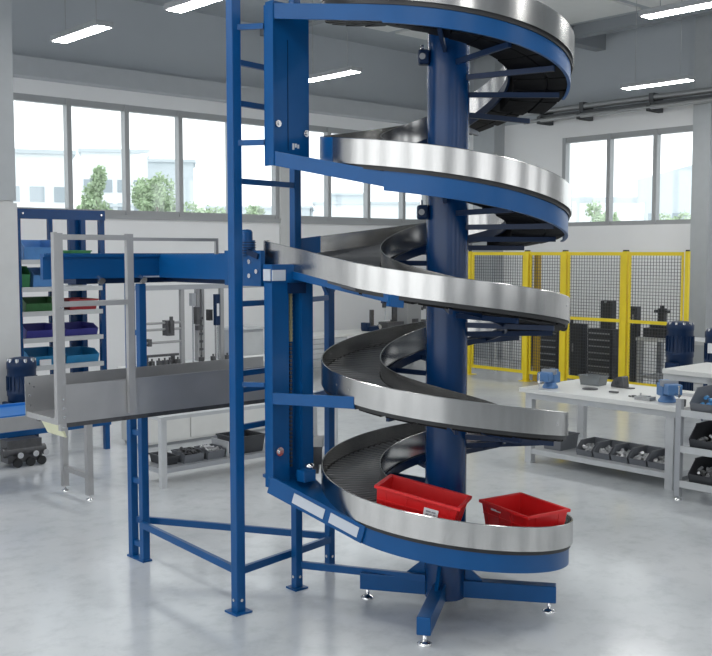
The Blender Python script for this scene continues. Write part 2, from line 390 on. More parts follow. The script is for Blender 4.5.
# dark edge band behind guard bottoms
mb = MB(); sweep(mb, arc(120, 1850, RO-.012), [(.005, -.14), (.005, -.176), (-.03, -.176), (-.03, -.14)]); mb.build('edge_band', M['black'], sp)
# radial arms from the column
p = 262
while p < 1800:
    d = -.276 if (p < 399 or 598 < p < 764) else -.204
    a = hp(p, .12, d); b = hp(p, RO-.07, d)
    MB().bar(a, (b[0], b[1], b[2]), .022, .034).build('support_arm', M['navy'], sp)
    p += 33
for z in (3.66, 2.66):       # sensors clamped to the column
    k = MB().cbox((-.150, -.05, z), (.075, .085, .095)).build('sensor', M['navy'], sp, bevel=.015)
    MB().tube((-.16, -.0925, z), (-.16, -.098, z), .02, 14).build('sensor_face', M['greypaint'], k)
    MB().tube((-.16, -.05, z+.045), (-.16, -.05, z+.08), .011, 10).build('sensor_bolt', M['chrome'], k)
k = hp(1083, RO-.01, -.165); MB().lathe((k[0], k[1], k[2]-.03), [(.012, 0), (.026, .012), (.03, .03), (.022, .052), (.01, .06)], 14).build('end_knob', M['black'], sp)
for (pp, dz) in ((1075, -.05), (1055, -.06), (1425, -.08), (1405, -.085), (1300, -.07), (1290, -.07)):
    a = hp(pp, RO+.004, dz); b = hp(pp, RO+.009, dz); MB().tube(a, b, .006, 10).build('rivet', M['chrome'], sp)
a = hp(1838, RO-.03, -.24); MB().cbox((a[0], a[1], a[2]+.04), (.03, .03, .05)).build('end_stop', M['black'], sp)

# ------------------------------------------------------------------ blue support frame (u, v coordinates)
fo = (3.79, 5.37, 0)
fr = uthing('support_frame', 'blue tubular frame with ladder posts and channel bracketing the spiral conveyor', 'frame', fo[0], fo[1])
def P(name, fn, m=M['blue'], parent=fr, bevel=0.0, org=fo):
    mb = MB(org); fn(mb); return mb.build(name, m, parent, bevel)
def toUV(x, y): return (x*UX+y*UY, -x*UY+y*UX)
def post(u, v, s, z0, z1, plate=True):
    o = P('post', lambda m: m.box(u-s/2, u+s/2, v-s/2, v+s/2, z0+.008, z1), bevel=.005)
    if plate:
        P('foot_plate', lambda m: m.box(u-s*.95, u+s*.95, v-s*.95, v+s*.95, 0, .012), parent=o)
        P('anchor_bolt', lambda m: m.tube((u-s/2-.006, v, .09), (u-s/2, v, .09), .011, 10).tube((u, v-s/2-.006, .09), (u, v-s/2, .09), .011, 10), M['chrome'], o)
    return o
post(3.80, 5.36, .070, 0, 4.6)
post(4.39, 5.47, .060, 0, 4.6)
post(4.88, 5.68, .058, 0, 2.18)
# double ladder leg below the infeed
for v in (6.93, 6.76): post(3.91, v, .060, 0, 2.16, False)
P('foot_plate', lambda m: m.box(3.87, 3.95, 6.72, 6.97, 0, .014))
for z in (.12, .62, 1.0, 1.4, 1.78): P('rung', lambda m: m.box(3.895, 3.925, 6.77, 6.92, z-.02, z+.02))
# braces
P('brace', lambda m: m.bar((3.82, 5.40, .27), (3.88, 6.76, .30), .03, .05))
P('brace', lambda m: m.bar((3.92, 6.92, .30), (4.86, 5.71, .24), .03, .05))
P('brace', lambda m: m.bar((3.82, 5.38, .27), (4.86, 5.66, .22), .03, .05))
cu, cv = toUV(CX, CY)
P('brace', lambda m: m.bar((4.41, 5.46, .17), (cu-.11, cv+.05, .20), .03, .05))
# lift channel, upper and lower
c0, c1, d0, d1 = 3.914, 4.213, 5.12, 5.204
def channel(z0, z1, slot):
    if not slot:
        ch = P('channel', lambda m: m.box(c0, c0+.008, d0, d1, z0, z1).box(c0+.008, c1, d0+.012, d0+.022, z0, z1).box(c1-.008, c1, d0+.022, d1, z0, z1))
    else:
        ch = P('channel', lambda m: m.box(c0, c0+.008, d0, d1, z0, z1).box(c0+.008, 4.06, d0+.012, d0+.022, z0, z1).box(4.05, 4.06, d0+.022, d1, z0, z1).box(4.06, 4.15, d1-.01, d1, z0, z1)
               .box(4.15, 4.16, d0+.012, d1, z0, z1).box(4.16, 4.255, d0, d0+.012, z0, z1))
    return ch
c0, c1, d0, d1 = 3.927, 4.226, 5.106, 5.19
A = (c0-.004, d0+.03)
ch = channel(3.0, 3.98, False)
P('seam', lambda m: m.box(c0+.12, c0+.124, d0+.008, d0+.012, 3.05, 3.75), M['navy'], ch)
for (u, z) in ((3.96, 3.215), (4.19, 3.17)): P('bolt', lambda m: m.tube((u, d0+.012, z), (u, d0-.008, z), .022, 14).tube((u, d0-.008, z), (u, d0-.02, z), .012, 8), M['chrome'], ch)
P('label_plate', lambda m: m.box(4.085, 4.10, d0+.009, d0+.012, 3.06, 3.10).box(4.106, 4.12, d0+.009, d0+.012, 3.075, 3.10).box(4.126, 4.14, d0+.009, d0+.012, 3.07, 3.095), M['label'], ch)
P('bracket_side', lambda m: m.box(c0-.012, c0, d0-.01, d1, 2.95, 3.958))
def armpts(p, r, dz):
    a = hp(p, r, dz); u, v = toUV(a[0]+CX, a[1]+CY); return (u, v, a[2])
e = armpts(238, RO-.03, -.222); P('bracket_arm', lambda m: m.bar((A[0], A[1], 3.915), (e[0], e[1], e[2]), .02, .095), bevel=.002)
e2 = armpts(599, RO-.03, -.226); P('bracket_arm', lambda m: m.bar((A[0], A[1], 3.00), (e2[0], e2[1], e2[2]), .02, .09), bevel=.002)
c0, c1, d0, d1 = 3.914, 4.213, 5.12, 5.204
ch = channel(.86, 2.22, True)
P('bolt', lambda m: m.tube((3.965, d0+.012, 1.10), (3.965, d0-.012, 1.10), .030, 16).tube((3.965, d0-.012, 1.10), (3.965, d0-.024, 1.10), .016, 8), M['chrome'], ch)
def chain(m):
    z = 1.82
    while z < 2.16:
        m.cbox((4.105, d1-.03, z), (.022, .018, .020)).cbox((4.105, d1-.03, z+.0135), (.034, .012, .007)); z += .027
cn = P('chain', chain, M['brass'], ch)
def chain2(m):
    z = .98
    while z < 1.81:
        m.cbox((4.105, d1-.03, z), (.018, .014, .018)); z += .027
P('lower_chain', chain2, M['gunmetal'], cn)
P('sprocket_cover', lambda m: m.box(4.05, 4.18, d0-.02, d1-.01, 2.13, 2.20), M['navy'], ch)
for z in (2.05, 1.97, 1.70): P('chain_guide', lambda m: m.cbox((4.075, d1-.03, z), (.014, .02, .024)), M['chrome'], ch)
P('label_plate', lambda m: m.box(3.905, 3.913, 5.13, 5.2, 2.215, 2.29).box(3.913, 4.02, 5.112, 5.119, 2.215, 2.285), M['palegrey'], ch)
P('head_plate', lambda m: m.box(3.914, 4.255, 5.12, 5.21, 2.20, 2.32), parent=ch)
# knob block at the foot of the channel
kb = P('knob_block', lambda m: m.box(4.06, 4.16, 4.98, 5.06, .90, .975), bevel=.004)
P('knob', lambda m: m.lathe((4.14, 5.02, .975), [(.02, 0), (.032, .012), (.03, .03), (.012, .04)], 16), M['chrome'], kb)
# arms from the lower channel to the spiral
A = (c0-.004, d0+.03)
e3 = armpts(1668, RO-.010, -.228)
br = P('bracket_arm', lambda m: m.bar((A[0], A[1], .885), (e3[0], e3[1], e3[2]), .02, .115), bevel=.002)
dx, dy, dz = e3[0]-A[0], e3[1]-A[1], e3[2]-.885
P('tray', lambda m: m.add([(A[0], A[1], .935), (A[0]+.02, d1+.05, .935), (4.36, 5.35, .90), (e3[0]+.05, e3[1]+.12, e3[2]+.05), (e3[0], e3[1], e3[2]+.05),
                           (A[0], A[1], .915), (A[0]+.02, d1+.05, .915), (4.36, 5.35, .88), (e3[0]+.05, e3[1]+.12, e3[2]+.03), (e3[0], e3[1], e3[2]+.03)],
                          [(0, 1, 2, 3, 4), (9, 8, 7, 6, 5), (0, 5, 6, 1), (1, 6, 7, 2), (2, 7, 8, 3), (3, 8, 9, 4), (4, 9, 5, 0)]))
nl = math.hypot(dx, dy); nx, ny = dy/nl*.0125, -dx/nl*.0125
def patch(t0, t1):
    return lambda m: m.bar((A[0]+dx*t0+nx, A[1]+dy*t0+ny, .885+dz*t0), (A[0]+dx*t1+nx, A[1]+dy*t1+ny, .885+dz*t1), .003, .068)
P('patch', patch(.27, .60), M['palegrey'], br); P('patch', patch(.66, .95), M['palegrey'], br)  # pale grey flat patches on the arm face
P('patch', lambda m: m.add([(4.13, 5.02, .93), (4.20, 5.08, .93), (4.24, 5.22, .928), (4.16, 5.17, .93)], [(0, 1, 2, 3)]), M['palegrey'], br)  # glare on the tray top, painted as a flat pale patch
e4 = armpts(1268, RO-.02, -.20)
ea = armpts(1303, RO-.03, -.19)
P('bracket_arm', lambda m: m.bar((c0+.004, d0-.005, 1.455), (ea[0]-.03, ea[1], 1.475), .02, .075), bevel=.002)
e5 = armpts(962, RO-.02, -.176)
P('bracket_arm', lambda m: m.bar((4.09, 5.42, 2.292), (e5[0], e5[1], e5[2]), .05, .05), bevel=.002)
P('bracket_arm', lambda m: m.bar((4.20, 5.2, 2.22), (4.88, 5.68, 2.20), .05, .06), bevel=.002)
P('bracket_block', lambda m: m.bar((e5[0]-.03, e5[1], e5[2]-.01), (e5[0]+.05, e5[1]-.04, e5[2]-.02), .06, .07))
P('corner_gusset', lambda m: m.prism([(4.80, 2.18), (4.96, 2.18), (4.91, 2.09), (4.85, 2.09)], 'y', 5.66, 5.70))
# rungs
for z in (3.83, 3.10): P('rung', lambda m: m.bar((3.81, 5.34, z), (c0, d0+.07, z), .024, .035))
for z in (3.62, 3.36, 2.86, 2.06, 1.60, 1.49, 1.24): P('rung', lambda m: m.bar((3.82, 5.37, z), (4.37, 5.46, z), .026, .036))
for z in (2.06, 1.36): P('rung', lambda m: m.bar((4.42, 5.47, z), (4.86, 5.67, z), .026, .036))
P('rung', lambda m: m.bar((3.81, 5.36, 1.535), (c0, d1, 1.535), .024, .03))

# ------------------------------------------------------------------ red bins on the spiral
def bin_shell(L, Wd, H, t=.006, taper=.82, z0=0.0):
    """open tapered box, long axis x, with rim lip"""
    mb = MB(); a, b = L/2, Wd/2; ta_, tb = a*taper if taper < 1 else a, b*(taper+.06)
    def ring(x, y, z): return [(-x, -y, z), (x, -y, z), (x, y, z), (-x, y, z)]
    vs = ring(a*.90, b*.86, z0)+ring(a, b, H)+ring(a-t*2, b-t*2, H)+ring(a*.90-t, b*.86-t, z0+t)
    fs = [(3, 2, 1, 0)]
    for k in range(3):
        for i in range(4):
            j = (i+1) % 4; fs.append((4*k+i, 4*k+j, 4*k+4+j, 4*k+4+i))
    fs.append((12, 13, 14, 15))
    return mb.add(vs, fs)
def red_bin(label, cx, cy, z, rz, slope, L, Wd, H):
    t = thing('storage_bin', label, 'bin', (0, 0, 0), 0, 'red bins on the spiral belt')
    m = Matrix.Translation((cx, cy, z)) @ Matrix.Rotation(rz, 4, 'Z') @ Matrix.Rotation(slope, 4, 'Y')
    t.matrix_world = m; t.rotation_mode = 'XYZ'; t.location = m.to_translation(); t.rotation_euler = m.to_euler()
    body = bin_shell(L, Wd, H).build('body', M['red'], t, bevel=.004)
    a, b = L/2, Wd/2
    rm = MB(); o = .012
    for (x0, x1, y0, y1) in ((-a-o, a+o, -b-o, -b+.004), (-a-o, a+o, b-.004, b+o), (-a-o, -a+.004, -b+.004, b-.004), (a-.004, a+o, -b+.004, b-.004)):
        rm.box(x0, x1, y0, y1, H-.018, H+.002)
    rm.build('rim', M['red'], t, bevel=.003)
    rb = MB()
    for f in (-.78, -.26, .26, .78):
        for sg in (-1, 1):
            x = a*f; rb.bar((x*.92, sg*b*.875, .012), (x, sg*(b-.003), H-.018), .008, .012, up=(1, 0, 0))
    for f in (-.55, .55):
        for sg in (-1, 1):
            rb.bar((sg*a*.91, f*b, .012), (sg*(a-.003), f*b*1.05, H-.018), .008, .012, up=(0, 1, 0))
    for sg in (-1, 1): rb.bar((-a*.94, sg*(b*.935+.002), H*.56), (a*.94, sg*(b*.935+.002), H*.56), .006, .008)
    rb.build('ribs', M['red'], t)
    return t
b1p = 1694; bz = zg(b1p)-.105
rb1 = red_bin('long red plastic bin with white label, left on the lowest spiral turn', .388, 6.13, bz, R(-19), .19, .525, .31, .192)
lab = MB().add([(.055, -.1500, .06), (.145, -.1500, .06), (.147, -.1585, .14), (.055, -.1585, .14)], [(0, 1, 2, 3)]).add([(.055, -.146, .06), (.145, -.146, .06), (.147, -.154, .14), (.055, -.154, .14)], [(3, 2, 1, 0)]).build('label', M['label'], rb1)
ik = MB()
for i, (x, z, w, h) in enumerate(((.070, .086, .02, .022), (.095, .086, .014, .022), (.116, .086, .018, .022), (.070, .116, .03, .010), (.105, .116, .026, .010))):
    y0 = -.1500-.0085*(z-.06)/.08-.001; y1 = y0-.0085*h/.08
    ik.add([(x, y0, z), (x+w, y0, z), (x+w, y1, z+h), (x, y1, z+h)], [(0, 1, 2, 3)])
ik.build('print', M['ink'], lab)
b2p = 1766; bz = zg(b2p)-.105
rb2 = red_bin('red plastic bin with small white lettering, right on the lowest spiral turn', 1.085, 6.372, .592, R(-57), .03, .445, .345, .18)
ik = MB()
for i, w in enumerate((.012, .010, .012, .008, .010, .009, .012)):
    x = -.12+i*.013; ik.box(x-.001, x+w*.8, -.176, -.170, .138, .148 if i < 4 else .144)
ik.build('lettering', M['label'], rb2)

# ------------------------------------------------------------------ infeed conveyor (upper left)
io = (3.95, 6.95, 0)
inf = uthing('infeed_conveyor', 'blue elevated belt conveyor feeding the spiral from the left', 'conveyor', io[0], io[1], 2.16)
io = (3.95, 6.95, 2.16)
def I(name, fn, m=M['blue'], parent=inf, bevel=0.0): return P(name, fn, m, parent, bevel, io)
I('side_rail', lambda m: m.box(3.12, 4.95, 6.74, 6.78, 2.205, 2.385).box(3.12, 4.95, 6.715, 6.74, 2.365, 2.385))
I('side_rail', lambda m: m.box(3.36, 5.0, 7.20, 7.24, 2.205, 2.39))
I('belt', lambda m: m.box(3.38, 4.98, 6.78, 7.2, 2.30, 2.345), M['black'])
I('end_roller', lambda m: m.tube((3.38, 6.785, 2.29), (3.38, 7.195, 2.29), .05, 16), M['chrome'])
I('underframe', lambda m: m.box(3.40, 4.95, 6.80, 7.18, 2.165, 2.25), M['navy'])
I('side_rail', lambda m: m.box(4.06, 4.09, 5.56, 6.74, 2.205, 2.385))
I('side_rail', lambda m: m.box(4.50, 4.53, 5.62, 6.74, 2.205, 2.39))
I('belt', lambda m: m.box(4.09, 4.50, 5.58, 6.76, 2.30, 2.36), M['black'])
I('underframe', lambda m: m.box(4.15, 4.45, 5.60, 6.80, 2.17, 2.25), M['navy'])
for u in (3.55, 3.9, 4.3, 4.7):
    I('bolt', lambda m: m.tube((u, 6.76, 2.22), (u, 6.70, 2.19), .018, 10).tube((u, 6.70, 2.19), (u, 6.69, 2.185), .028, 10), M['chrome'])
I('edge_strip', lambda m: m.box(3.9, 4.9, 6.735, 6.739, 2.207, 2.218), M['palegrey'])
dpl = I('drive_plate', lambda m: m.box(4.02, 4.055, 5.38, 5.80, 2.17, 2.41))
for (v, z) in ((5.62, 2.36), (5.50, 2.335), (5.50, 2.24), (5.42, 2.27), (5.60, 2.26)):
    I('bolt', lambda m: m.tube((4.022, v, z), (4.008, v, z), .016, 12), M['chrome'], dpl)
mt = I('drive_motor', lambda m: m.tube((4.04, 5.57, 2.38), (4.04, 5.57, 2.48), .062, 20).tube((4.04, 5.57, 2.48), (4.04, 5.57, 2.535), .045, 18).lathe((4.04, 5.57, 2.535), [(.045, 0), (.035, .015), (.01, .02)], 18), M['blue'])
I('cooling_fins', lambda m: [m.lathe((4.04, 5.57, 2.39+.018*k), [(.067, 0), (.067, .006)], 20) for k in range(5)], M['navy'], mt)
I('drive_arm', lambda m: m.bar((4.03, 5.62, 2.43), (4.03, 5.40, 2.37), .05, .035), M['navy'], dpl)

# ------------------------------------------------------------------ steel sided chute through the blue frame, with its gate frame
co = (2.9, 6.0, 1.28)
chu = uthing('outfeed_chute', 'long steel sided chute running through the blue frame with an aluminium gate frame', 'conveyor', *co)
def Cc(name, fn, m=M['plate'], parent=chu, bevel=0.0): return P(name, fn, m, parent, bevel, co)
Cc('side_plate', lambda m: m.box(2.87, 4.84, 6.0, 6.006, 1.296, 1.545))
Cc('side_plate', lambda m: m.box(2.84, 4.84, 6.45, 6.456, 1.296, 1.562))
Cc('bed', lambda m: m.box(2.86, 4.84, 6.006, 6.45, 1.296, 1.32))
Cc('bed_edge', lambda m: m.box(2.845, 2.86, 6.0, 6.456, 1.292, 1.328), M['alu'])
Cc('cross_beam', lambda m: m.box(2.90, 4.8, 6.03, 6.07, 1.262, 1.296).box(2.90, 4.8, 6.38, 6.42, 1.262, 1.296).box(3.88, 3.94, 6.07, 6.38, 1.262, 1.290).box(3.88, 3.94, 6.42, 6.73, 1.262, 1.290), M['gunmetal'])
Cc('lip', lambda m: m.prism([(2.87, 1.296), (2.87, 1.282), (2.912, 1.20), (2.922, 1.20), (2.89, 1.296)], 'y', 6.014, 6.276), M['cream'])
for (u, z) in ((2.87, 1.515), (2.87, 1.432), (2.87, 1.365), (2.90, 1.49)): Cc('rivet', lambda m: m.tube((u, 6.45, z), (u, 6.446, z), .006, 8), M['chrome'])
gt = Cc('gate_frame', lambda m: m.box(2.833, 2.856, 5.955, 5.998, 1.30, 2.525).box(2.856, 2.896, 5.962, 5.998, 1.255, 2.52).box(3.352, 3.399, 5.962, 5.998, 1.32, 2.52)
        .box(2.896, 3.352, 5.965, 5.995, 2.478, 2.512).box(2.896, 3.352, 5.965, 5.995, 2.05, 2.084).box(3.399, 4.05, 5.975, 5.998, 2.475, 2.497).box(4.07, 4.09, 5.975, 5.998, 2.385, 2.497).box(4.05, 4.07, 5.975, 5.998, 2.475, 2.497), M['alu'])
for z in (1.285, 1.34, 1.40, 1.46, 2.05): Cc('bolt', lambda m: m.tube((2.876, 5.962, z), (2.876, 5.956, z), .009, 8), M['chrome'], gt)
# grey trestle standing on the floor behind
so = (4.5, 8.8, 0)
tr_ = uthing('trestle', 'grey two legged trestle with stretcher below the left end of the steel chute', 'trestle', *so)
for v in (8.81, 9.33):
    lg = P('leg', lambda m: m.box(4.47, 4.53, v-.03, v+.03, .05, .76), M['alu'], tr_, 0, so)
    P('levelling_foot', lambda m: m.lathe((4.5, v, 0), [(.035, 0), (.035, .012), (.012, .02), (.012, .06)], 16), M['chrome'], lg, 0, so)
P('stretcher', lambda m: m.box(4.48, 4.52, 8.84, 9.30, .21, .26), M['alu'], tr_, 0, so)
P('top_bar', lambda m: m.box(4.46, 4.54, 8.76, 9.35, .76, .80), M['alu'], tr_, 0, so)
# short discharge bed beside the lowest turn
MB((CX, CY, 0)).box(-.40, -.235, 6.86, 7.30, 1.02, 1.05).build('discharge_bed', M['slat'], sp)
MB((CX, CY, 0)).box(-.40, -.235, 6.84, 6.86, .93, 1.055).box(-.40, -.26, 6.87, 7.28, .86, .93).build('discharge_rail', M['gunmetal'], sp)

# ------------------------------------------------------------------ generic builders for shop furniture
def open_bin(name, label, cat, u, v, z, L, Wd, H, m, group=None, rz=0.0, front=.55, lip=True):
    """stacking bin: long axis local x, open at the sloping front (-x)"""
    t = uthing(name, label, cat, u, v, z, group, rz)
    a, b, w = L/2, Wd/2, .006
    mb = MB()
    prof = [(-a*.86, 0), (a*.95, 0), (a, H), (-a*.45, H), (-a, H*front)]
    for s in (-1, 1): mb.prism(prof, 'y', s*b-(w if s > 0 else 0), s*b+(0 if s > 0 else w))
    mb.box(-a*.86, a*.95, -b+w, b-w, 0, w)
    mb.add([(a*.95, -b, 0), (a*.95, b, 0), (a, b, H), (a, -b, H), (a*.95-w, -b, 0), (a*.95-w, b, 0), (a-w, b, H), (a-w, -b, H)], [(0, 1, 2, 3), (7, 6, 5, 4), (3, 2, 6, 7)])
    mb.add([(-a*.86, -b, 0), (-a*.86, b, 0), (-a, b, H*front), (-a, -b, H*front), (-a*.86+w, -b, 0), (-a*.86+w, b, 0), (-a+w, b, H*front), (-a+w, -b, H*front)], [(3, 2, 1, 0), (4, 5, 6, 7), (3, 2, 6, 7)])
    mb.build('body', m, t)
    if lip:
        MB().box(-a*.45, a+.008, -b-.006, -b+.004, H-.012, H+.002).box(-a*.45, a+.008, b-.004, b+.006, H-.012, H+.002).box(a-.004, a+.008, -b, b, H-.012, H+.002).build('rim', m, t)
    return t
def parts_heap(label, u, v, z, L, Wd, h, m, n=40, sz=.03, group=None):
    mb = MB()
    for i in range(n):
        x = random.uniform(-L/2, L/2); y = random.uniform(-Wd/2, Wd/2)
        zz = h*(1-(2*x/L)**2*.4)*random.uniform(.35, 1)
        a = random.uniform(0, PI); e = random.uniform(-.6, .6); r = sz*random.uniform(.25, .4)
        d = Vector((math.cos(a)*math.cos(e), math.sin(a)*math.cos(e), math.sin(e)))*sz*random.uniform(.3, .6)
        c = Vector((x, y, zz)); mb.tube(c-d, c+d, r, 7)
    mb.box(-L/2, L/2, -Wd/2, Wd/2, 0, h*.3)
    o = mb.build('metal_fittings', m, None, loc=W(u, v, z), rz=ROT); tag(o, label, 'fittings', group, 'stuff')
    return o
def tray(name, label, cat, u, v, z, L, Wd, H, m, group=None, rz=0.0):
    t = uthing(name, label, cat, u, v, z, group, rz)
    bin_shell(L, Wd, H, .006).build('body', m, t)
    a, b, o = L/2, Wd/2, .008
    mb = MB()
    for (x0, x1, y0, y1) in ((-a-o, a+o, -b-o, -b+.004), (-a-o, a+o, b-.004, b+o), (-a-o, -a+.004, -b+.004, b-.004), (a-.004, a+o, -b+.004, b-.004)): mb.box(x0, x1, y0, y1, H-.014, H+.002)
    mb.build('rim', m, t)
    return t

# ------------------------------------------------------------------ low rack under the chute
lo = (5.27, 8.72, 0)
lr = uthing('low_rack', 'low grey rack with a shelf of parts boxes behind the blue ladder post', 'rack', lo[0], lo[1])
def Lr(name, fn, m=M['palepaint'], parent=lr, bevel=0.0): return P(name, fn, m, parent, bevel, lo)
for (u, v) in ((5.29, 8.76), (7.6, 8.76), (5.29, 9.14), (7.6, 9.14)): Lr('leg', lambda m: m.box(u-.031, u+.031, v-.031, v+.031, 0, .70))
Lr('rack_top', lambda m: m.box(5.24, 7.66, 8.71, 9.20, .70, .735))
Lr('shelf', lambda m: m.box(5.26, 7.63, 8.74, 9.18, .15, .20), M['greypaint'])
SH = .201
open_bin('parts_box', 'grey parts box heaped with black fittings on the low rack beside its leg', 'box', 5.70, 8.93, SH, .26, .24, .11, M['binpl'], 'parts boxes on the low rack', R(90), .8)
open_bin('parts_box', 'grey parts box of small fittings second from the leg on the low rack', 'box', 5.98, 8.93, SH, .26, .22, .11, M['binpl'], 'parts boxes on the low rack', R(90), .8)
tray('parts_box', 'low dark box on the low rack shelf directly behind its leg', 'box', 5.45, 9.0, SH, .16, .32, .09, M['bindk'], 'parts boxes on the low rack')
tray('parts_box', 'large dark closed sided box on the low rack just left of the tall blue post', 'box', 6.42, 8.98, SH, .40, .36, .19, M['bindk'], 'parts boxes on the low rack')
tray('parts_box', 'dark box on the low rack seen between the blue post and the channel', 'box', 7.10, 8.98, SH, .42, .34, .17, M['binpl'], 'parts boxes on the low rack')
parts_heap('black fittings heaped in the box beside the low rack leg', 5.70, 8.93, SH+.05, .2, .2, .075, M['gunmetal'], 30, .05, 'fittings in the low rack boxes')
parts_heap('silver fittings in the second box on the low rack', 5.98, 8.93, SH+.05, .18, .2, .07, M['bits'], 30, .04, 'fittings in the low rack boxes')
o = MB().box(6.11, 6.12, 8.78, 9.1, 0, .17).build('divider', M['palepaint'], None, loc=W(0, 0, SH), rz=ROT); tag(o, 'thin pale upright divider plate on the low rack shelf', 'divider')

# ------------------------------------------------------------------ white cabinet with the aluminium test rig behind the chute
wo = (5.7, 10.65, 0)
wc = uthing('storage_cabinet', 'low white cabinet carrying the aluminium test rig behind the chute', 'cabinet', wo[0], wo[1])
def Wc(name, fn, m=M['white'], parent=wc, bevel=0.0): return P(name, fn, m, parent, bevel, wo)
Wc('body', lambda m: m.box(6.2, 8.75, 10.67, 11.25, 0.04, .93))
Wc('cabinet_top', lambda m: m.box(6.17, 8.78, 10.62, 11.28, .93, .96))
for k in range(4):
    d = Wc('door', lambda m: m.box(6.22+.63*k, 6.83+.63*k, 10.65, 10.67, .07, .91))
    Wc('handle', lambda m: m.box(6.75+.63*k, 6.77+.63*k, 10.635, 10.65, .45, .6), M['pull'], d)
Wc('plinth', lambda m: m.box(6.22, 8.73, 10.70, 11.2, 0, .04), M['greypaint'])
ro = (6.58, 10.85, .961)
rg = uthing('test_rig', 'aluminium test rig with slides and gauges on the white cabinet', 'rig', ro[0], ro[1], ro[2])
def Rg(name, fn, m=M['alu'], parent=rg, bevel=0.0): return P(name, fn, m, parent, bevel, (6.30, 10.85, .961))
Rg('base_plate', lambda m: m.box(5.95, 7.45, 10.70, 11.15, .961, 1.0), M['palepaint'])
for (u, s) in ((6.55, .05), (7.15, .05)): Rg('upright', lambda m: m.box(u-s/2, u+s/2, 10.78, 10.83, 1.0, 1.93))
Rg('upright', lambda m: m.box(6.82, 6.86, 10.86, 10.93, 1.0, 1.93).box(6.885, 6.925, 10.86, 10.93, 1.0, 1.93))
for z in (1.15, 1.25, 1.35, 1.45, 1.55): Rg('slot_plate', lambda m: m.box(6.845, 6.90, 10.85, 10.86, z-.015, z+.015), M['gunmetal'])
Rg('top_beam', lambda m: m.box(5.92, 8.1, 10.76, 10.86, 1.93, 1.99), M['greypaint'])
Rg('upright', lambda m: m.box(8.03, 8.08, 10.78, 10.83, .962, 1.93)); Rg('upright', lambda m: m.box(5.95, 5.99, 10.78, 10.83, 1.0, 1.93))
for z in (1.52, 1.44, 1.28): Rg('slide_rod', lambda m: m.tube((5.97, 10.80, z), (6.58, 10.80, z), .016, 10), M['alu'])
Rg('carriage', lambda m: m.box(6.30, 6.40, 10.74, 10.86, 1.36, 1.55).box(6.33, 6.37, 10.72, 10.74, 1.40, 1.60), M['gunmetal'])
Rg('carriage', lambda m: m.box(6.05, 6.09, 10.76, 10.84, 1.24, 1.33), M['gunmetal'])
Rg('carriage', lambda m: m.box(6.76, 6.81, 10.78, 10.86, 1.48, 1.70).box(6.95, 7.0, 10.78, 10.86, 1.52, 1.66).box(6.78, 6.86, 10.80, 10.86, 1.40, 1.46), M['gunmetal'])
Rg('panel', lambda m: m.box(6.66, 6.72, 10.74, 10.80, 1.72, 1.88).box(6.685, 6.695, 10.76, 10.78, 1.0, 1.72), M['greypaint'])
gz = Rg('gauge', lambda m: m.box(6.99, 7.06, 10.70, 10.75, 1.46, 1.86), M['navy'])
Rg('dial', lambda m: m.box(7.01, 7.045, 10.695, 10.70, 1.58, 1.74), M['label'], gz)
Rg('gauge_stem', lambda m: m.box(7.0, 7.02, 10.72, 10.74, 1.0, 1.46).box(7.04, 7.05, 10.72, 10.74, 1.0, 1.46), M['chrome'], gz)
for u in (6.0, 6.08, 6.18, 6.26, 6.33, 6.45, 6.8, 6.98, 7.2, 7.3): Rg('clamp', lambda m: m.box(u-.022, u+.022, 10.72, 10.78, 1.0, 1.06).tube((u, 10.75, 1.06), (u, 10.75, 1.09), .012, 8), M['gunmetal'])
Rg('rail_block', lambda m: m.box(6.0, 6.5, 10.80, 10.84, 1.10, 1.13).box(6.02, 6.06, 10.80, 10.84, 1.0, 1.10).box(6.4, 6.44, 10.80, 10.84, 1.0, 1.10), M['gunmetal'])

# ------------------------------------------------------------------ bin rack at the left
ko = (5.5, 12.6, 0)
rk = uthing('shelving_rack', 'blue post rack with pale shelves of coloured bins by the pillar', 'rack', ko[0], ko[1])
def Rk(name, fn, m=M['blue'], parent=rk, bevel=0.0): return P(name, fn, m, parent, bevel, ko)
for (u, v) in ((5.47, 12.55), (6.66, 12.55), (5.47, 13.1), (6.66, 13.1)): Rk('post', lambda m: m.box(u-.035, u+.035, v-.035, v+.035, 0, 2.92), M['column'])
Rk('post', lambda m: m.box(6.15, 6.21, 13.08, 13.14, 0, 2.86), M['column'])
Rk('back_post', lambda m: m.box(6.49, 6.69, 13.16, 13.22, 0, 2.86), M['column'])
tb = Rk('top_beam', lambda m: m.box(5.42, 6.70, 12.50, 12.55, 2.83, 2.96), M['column'])
for u in (5.53, 6.64): Rk('bolt', lambda m: m.tube((u, 12.50, 2.90), (u, 12.49, 2.90), .014, 8), M['chrome'], tb)
SZ = (.40, .90, 1.27, 1.62, 1.94, 2.30)
for z in SZ: Rk('shelf', lambda m: m.box(5.50, 6.64, 12.50, 13.12, z-.06, z), M['palepaint'])
def rb_(label, m, u, z, L=.5, Wd=.42, H=.12, v=12.78, kind='open'):
    g = 'coloured bins on the blue post rack'
    if kind == 'open': return open_bin('storage_bin', label, 'bin', u, v, z+.001, L, Wd, H, m, g, R(90), .62)
    return tray('storage_bin', label, 'bin', u, v, z+.001, Wd, L, H, m, g)
rb_('sky blue bin with a white card, left on the lowest visible rack shelf', M['cyan'], 5.83, SZ[1], .5, .50, .20)
rb_('sky blue bin to the right on the lowest visible rack shelf', M['cyan'], 6.35, SZ[1], .5, .48, .17)
o = MB().box(5.72, 5.88, 12.512, 12.518, 0, .08).build('shelf_card', M['label'], None, loc=W(0, 0, SZ[1]+.002), rz=ROT); tag(o, 'small white card on the rack shelf before the sky blue bin', 'card')
rb_('indigo bin left on the second visible rack shelf', M['purple'], 5.80, SZ[2], .5, .48, .16)
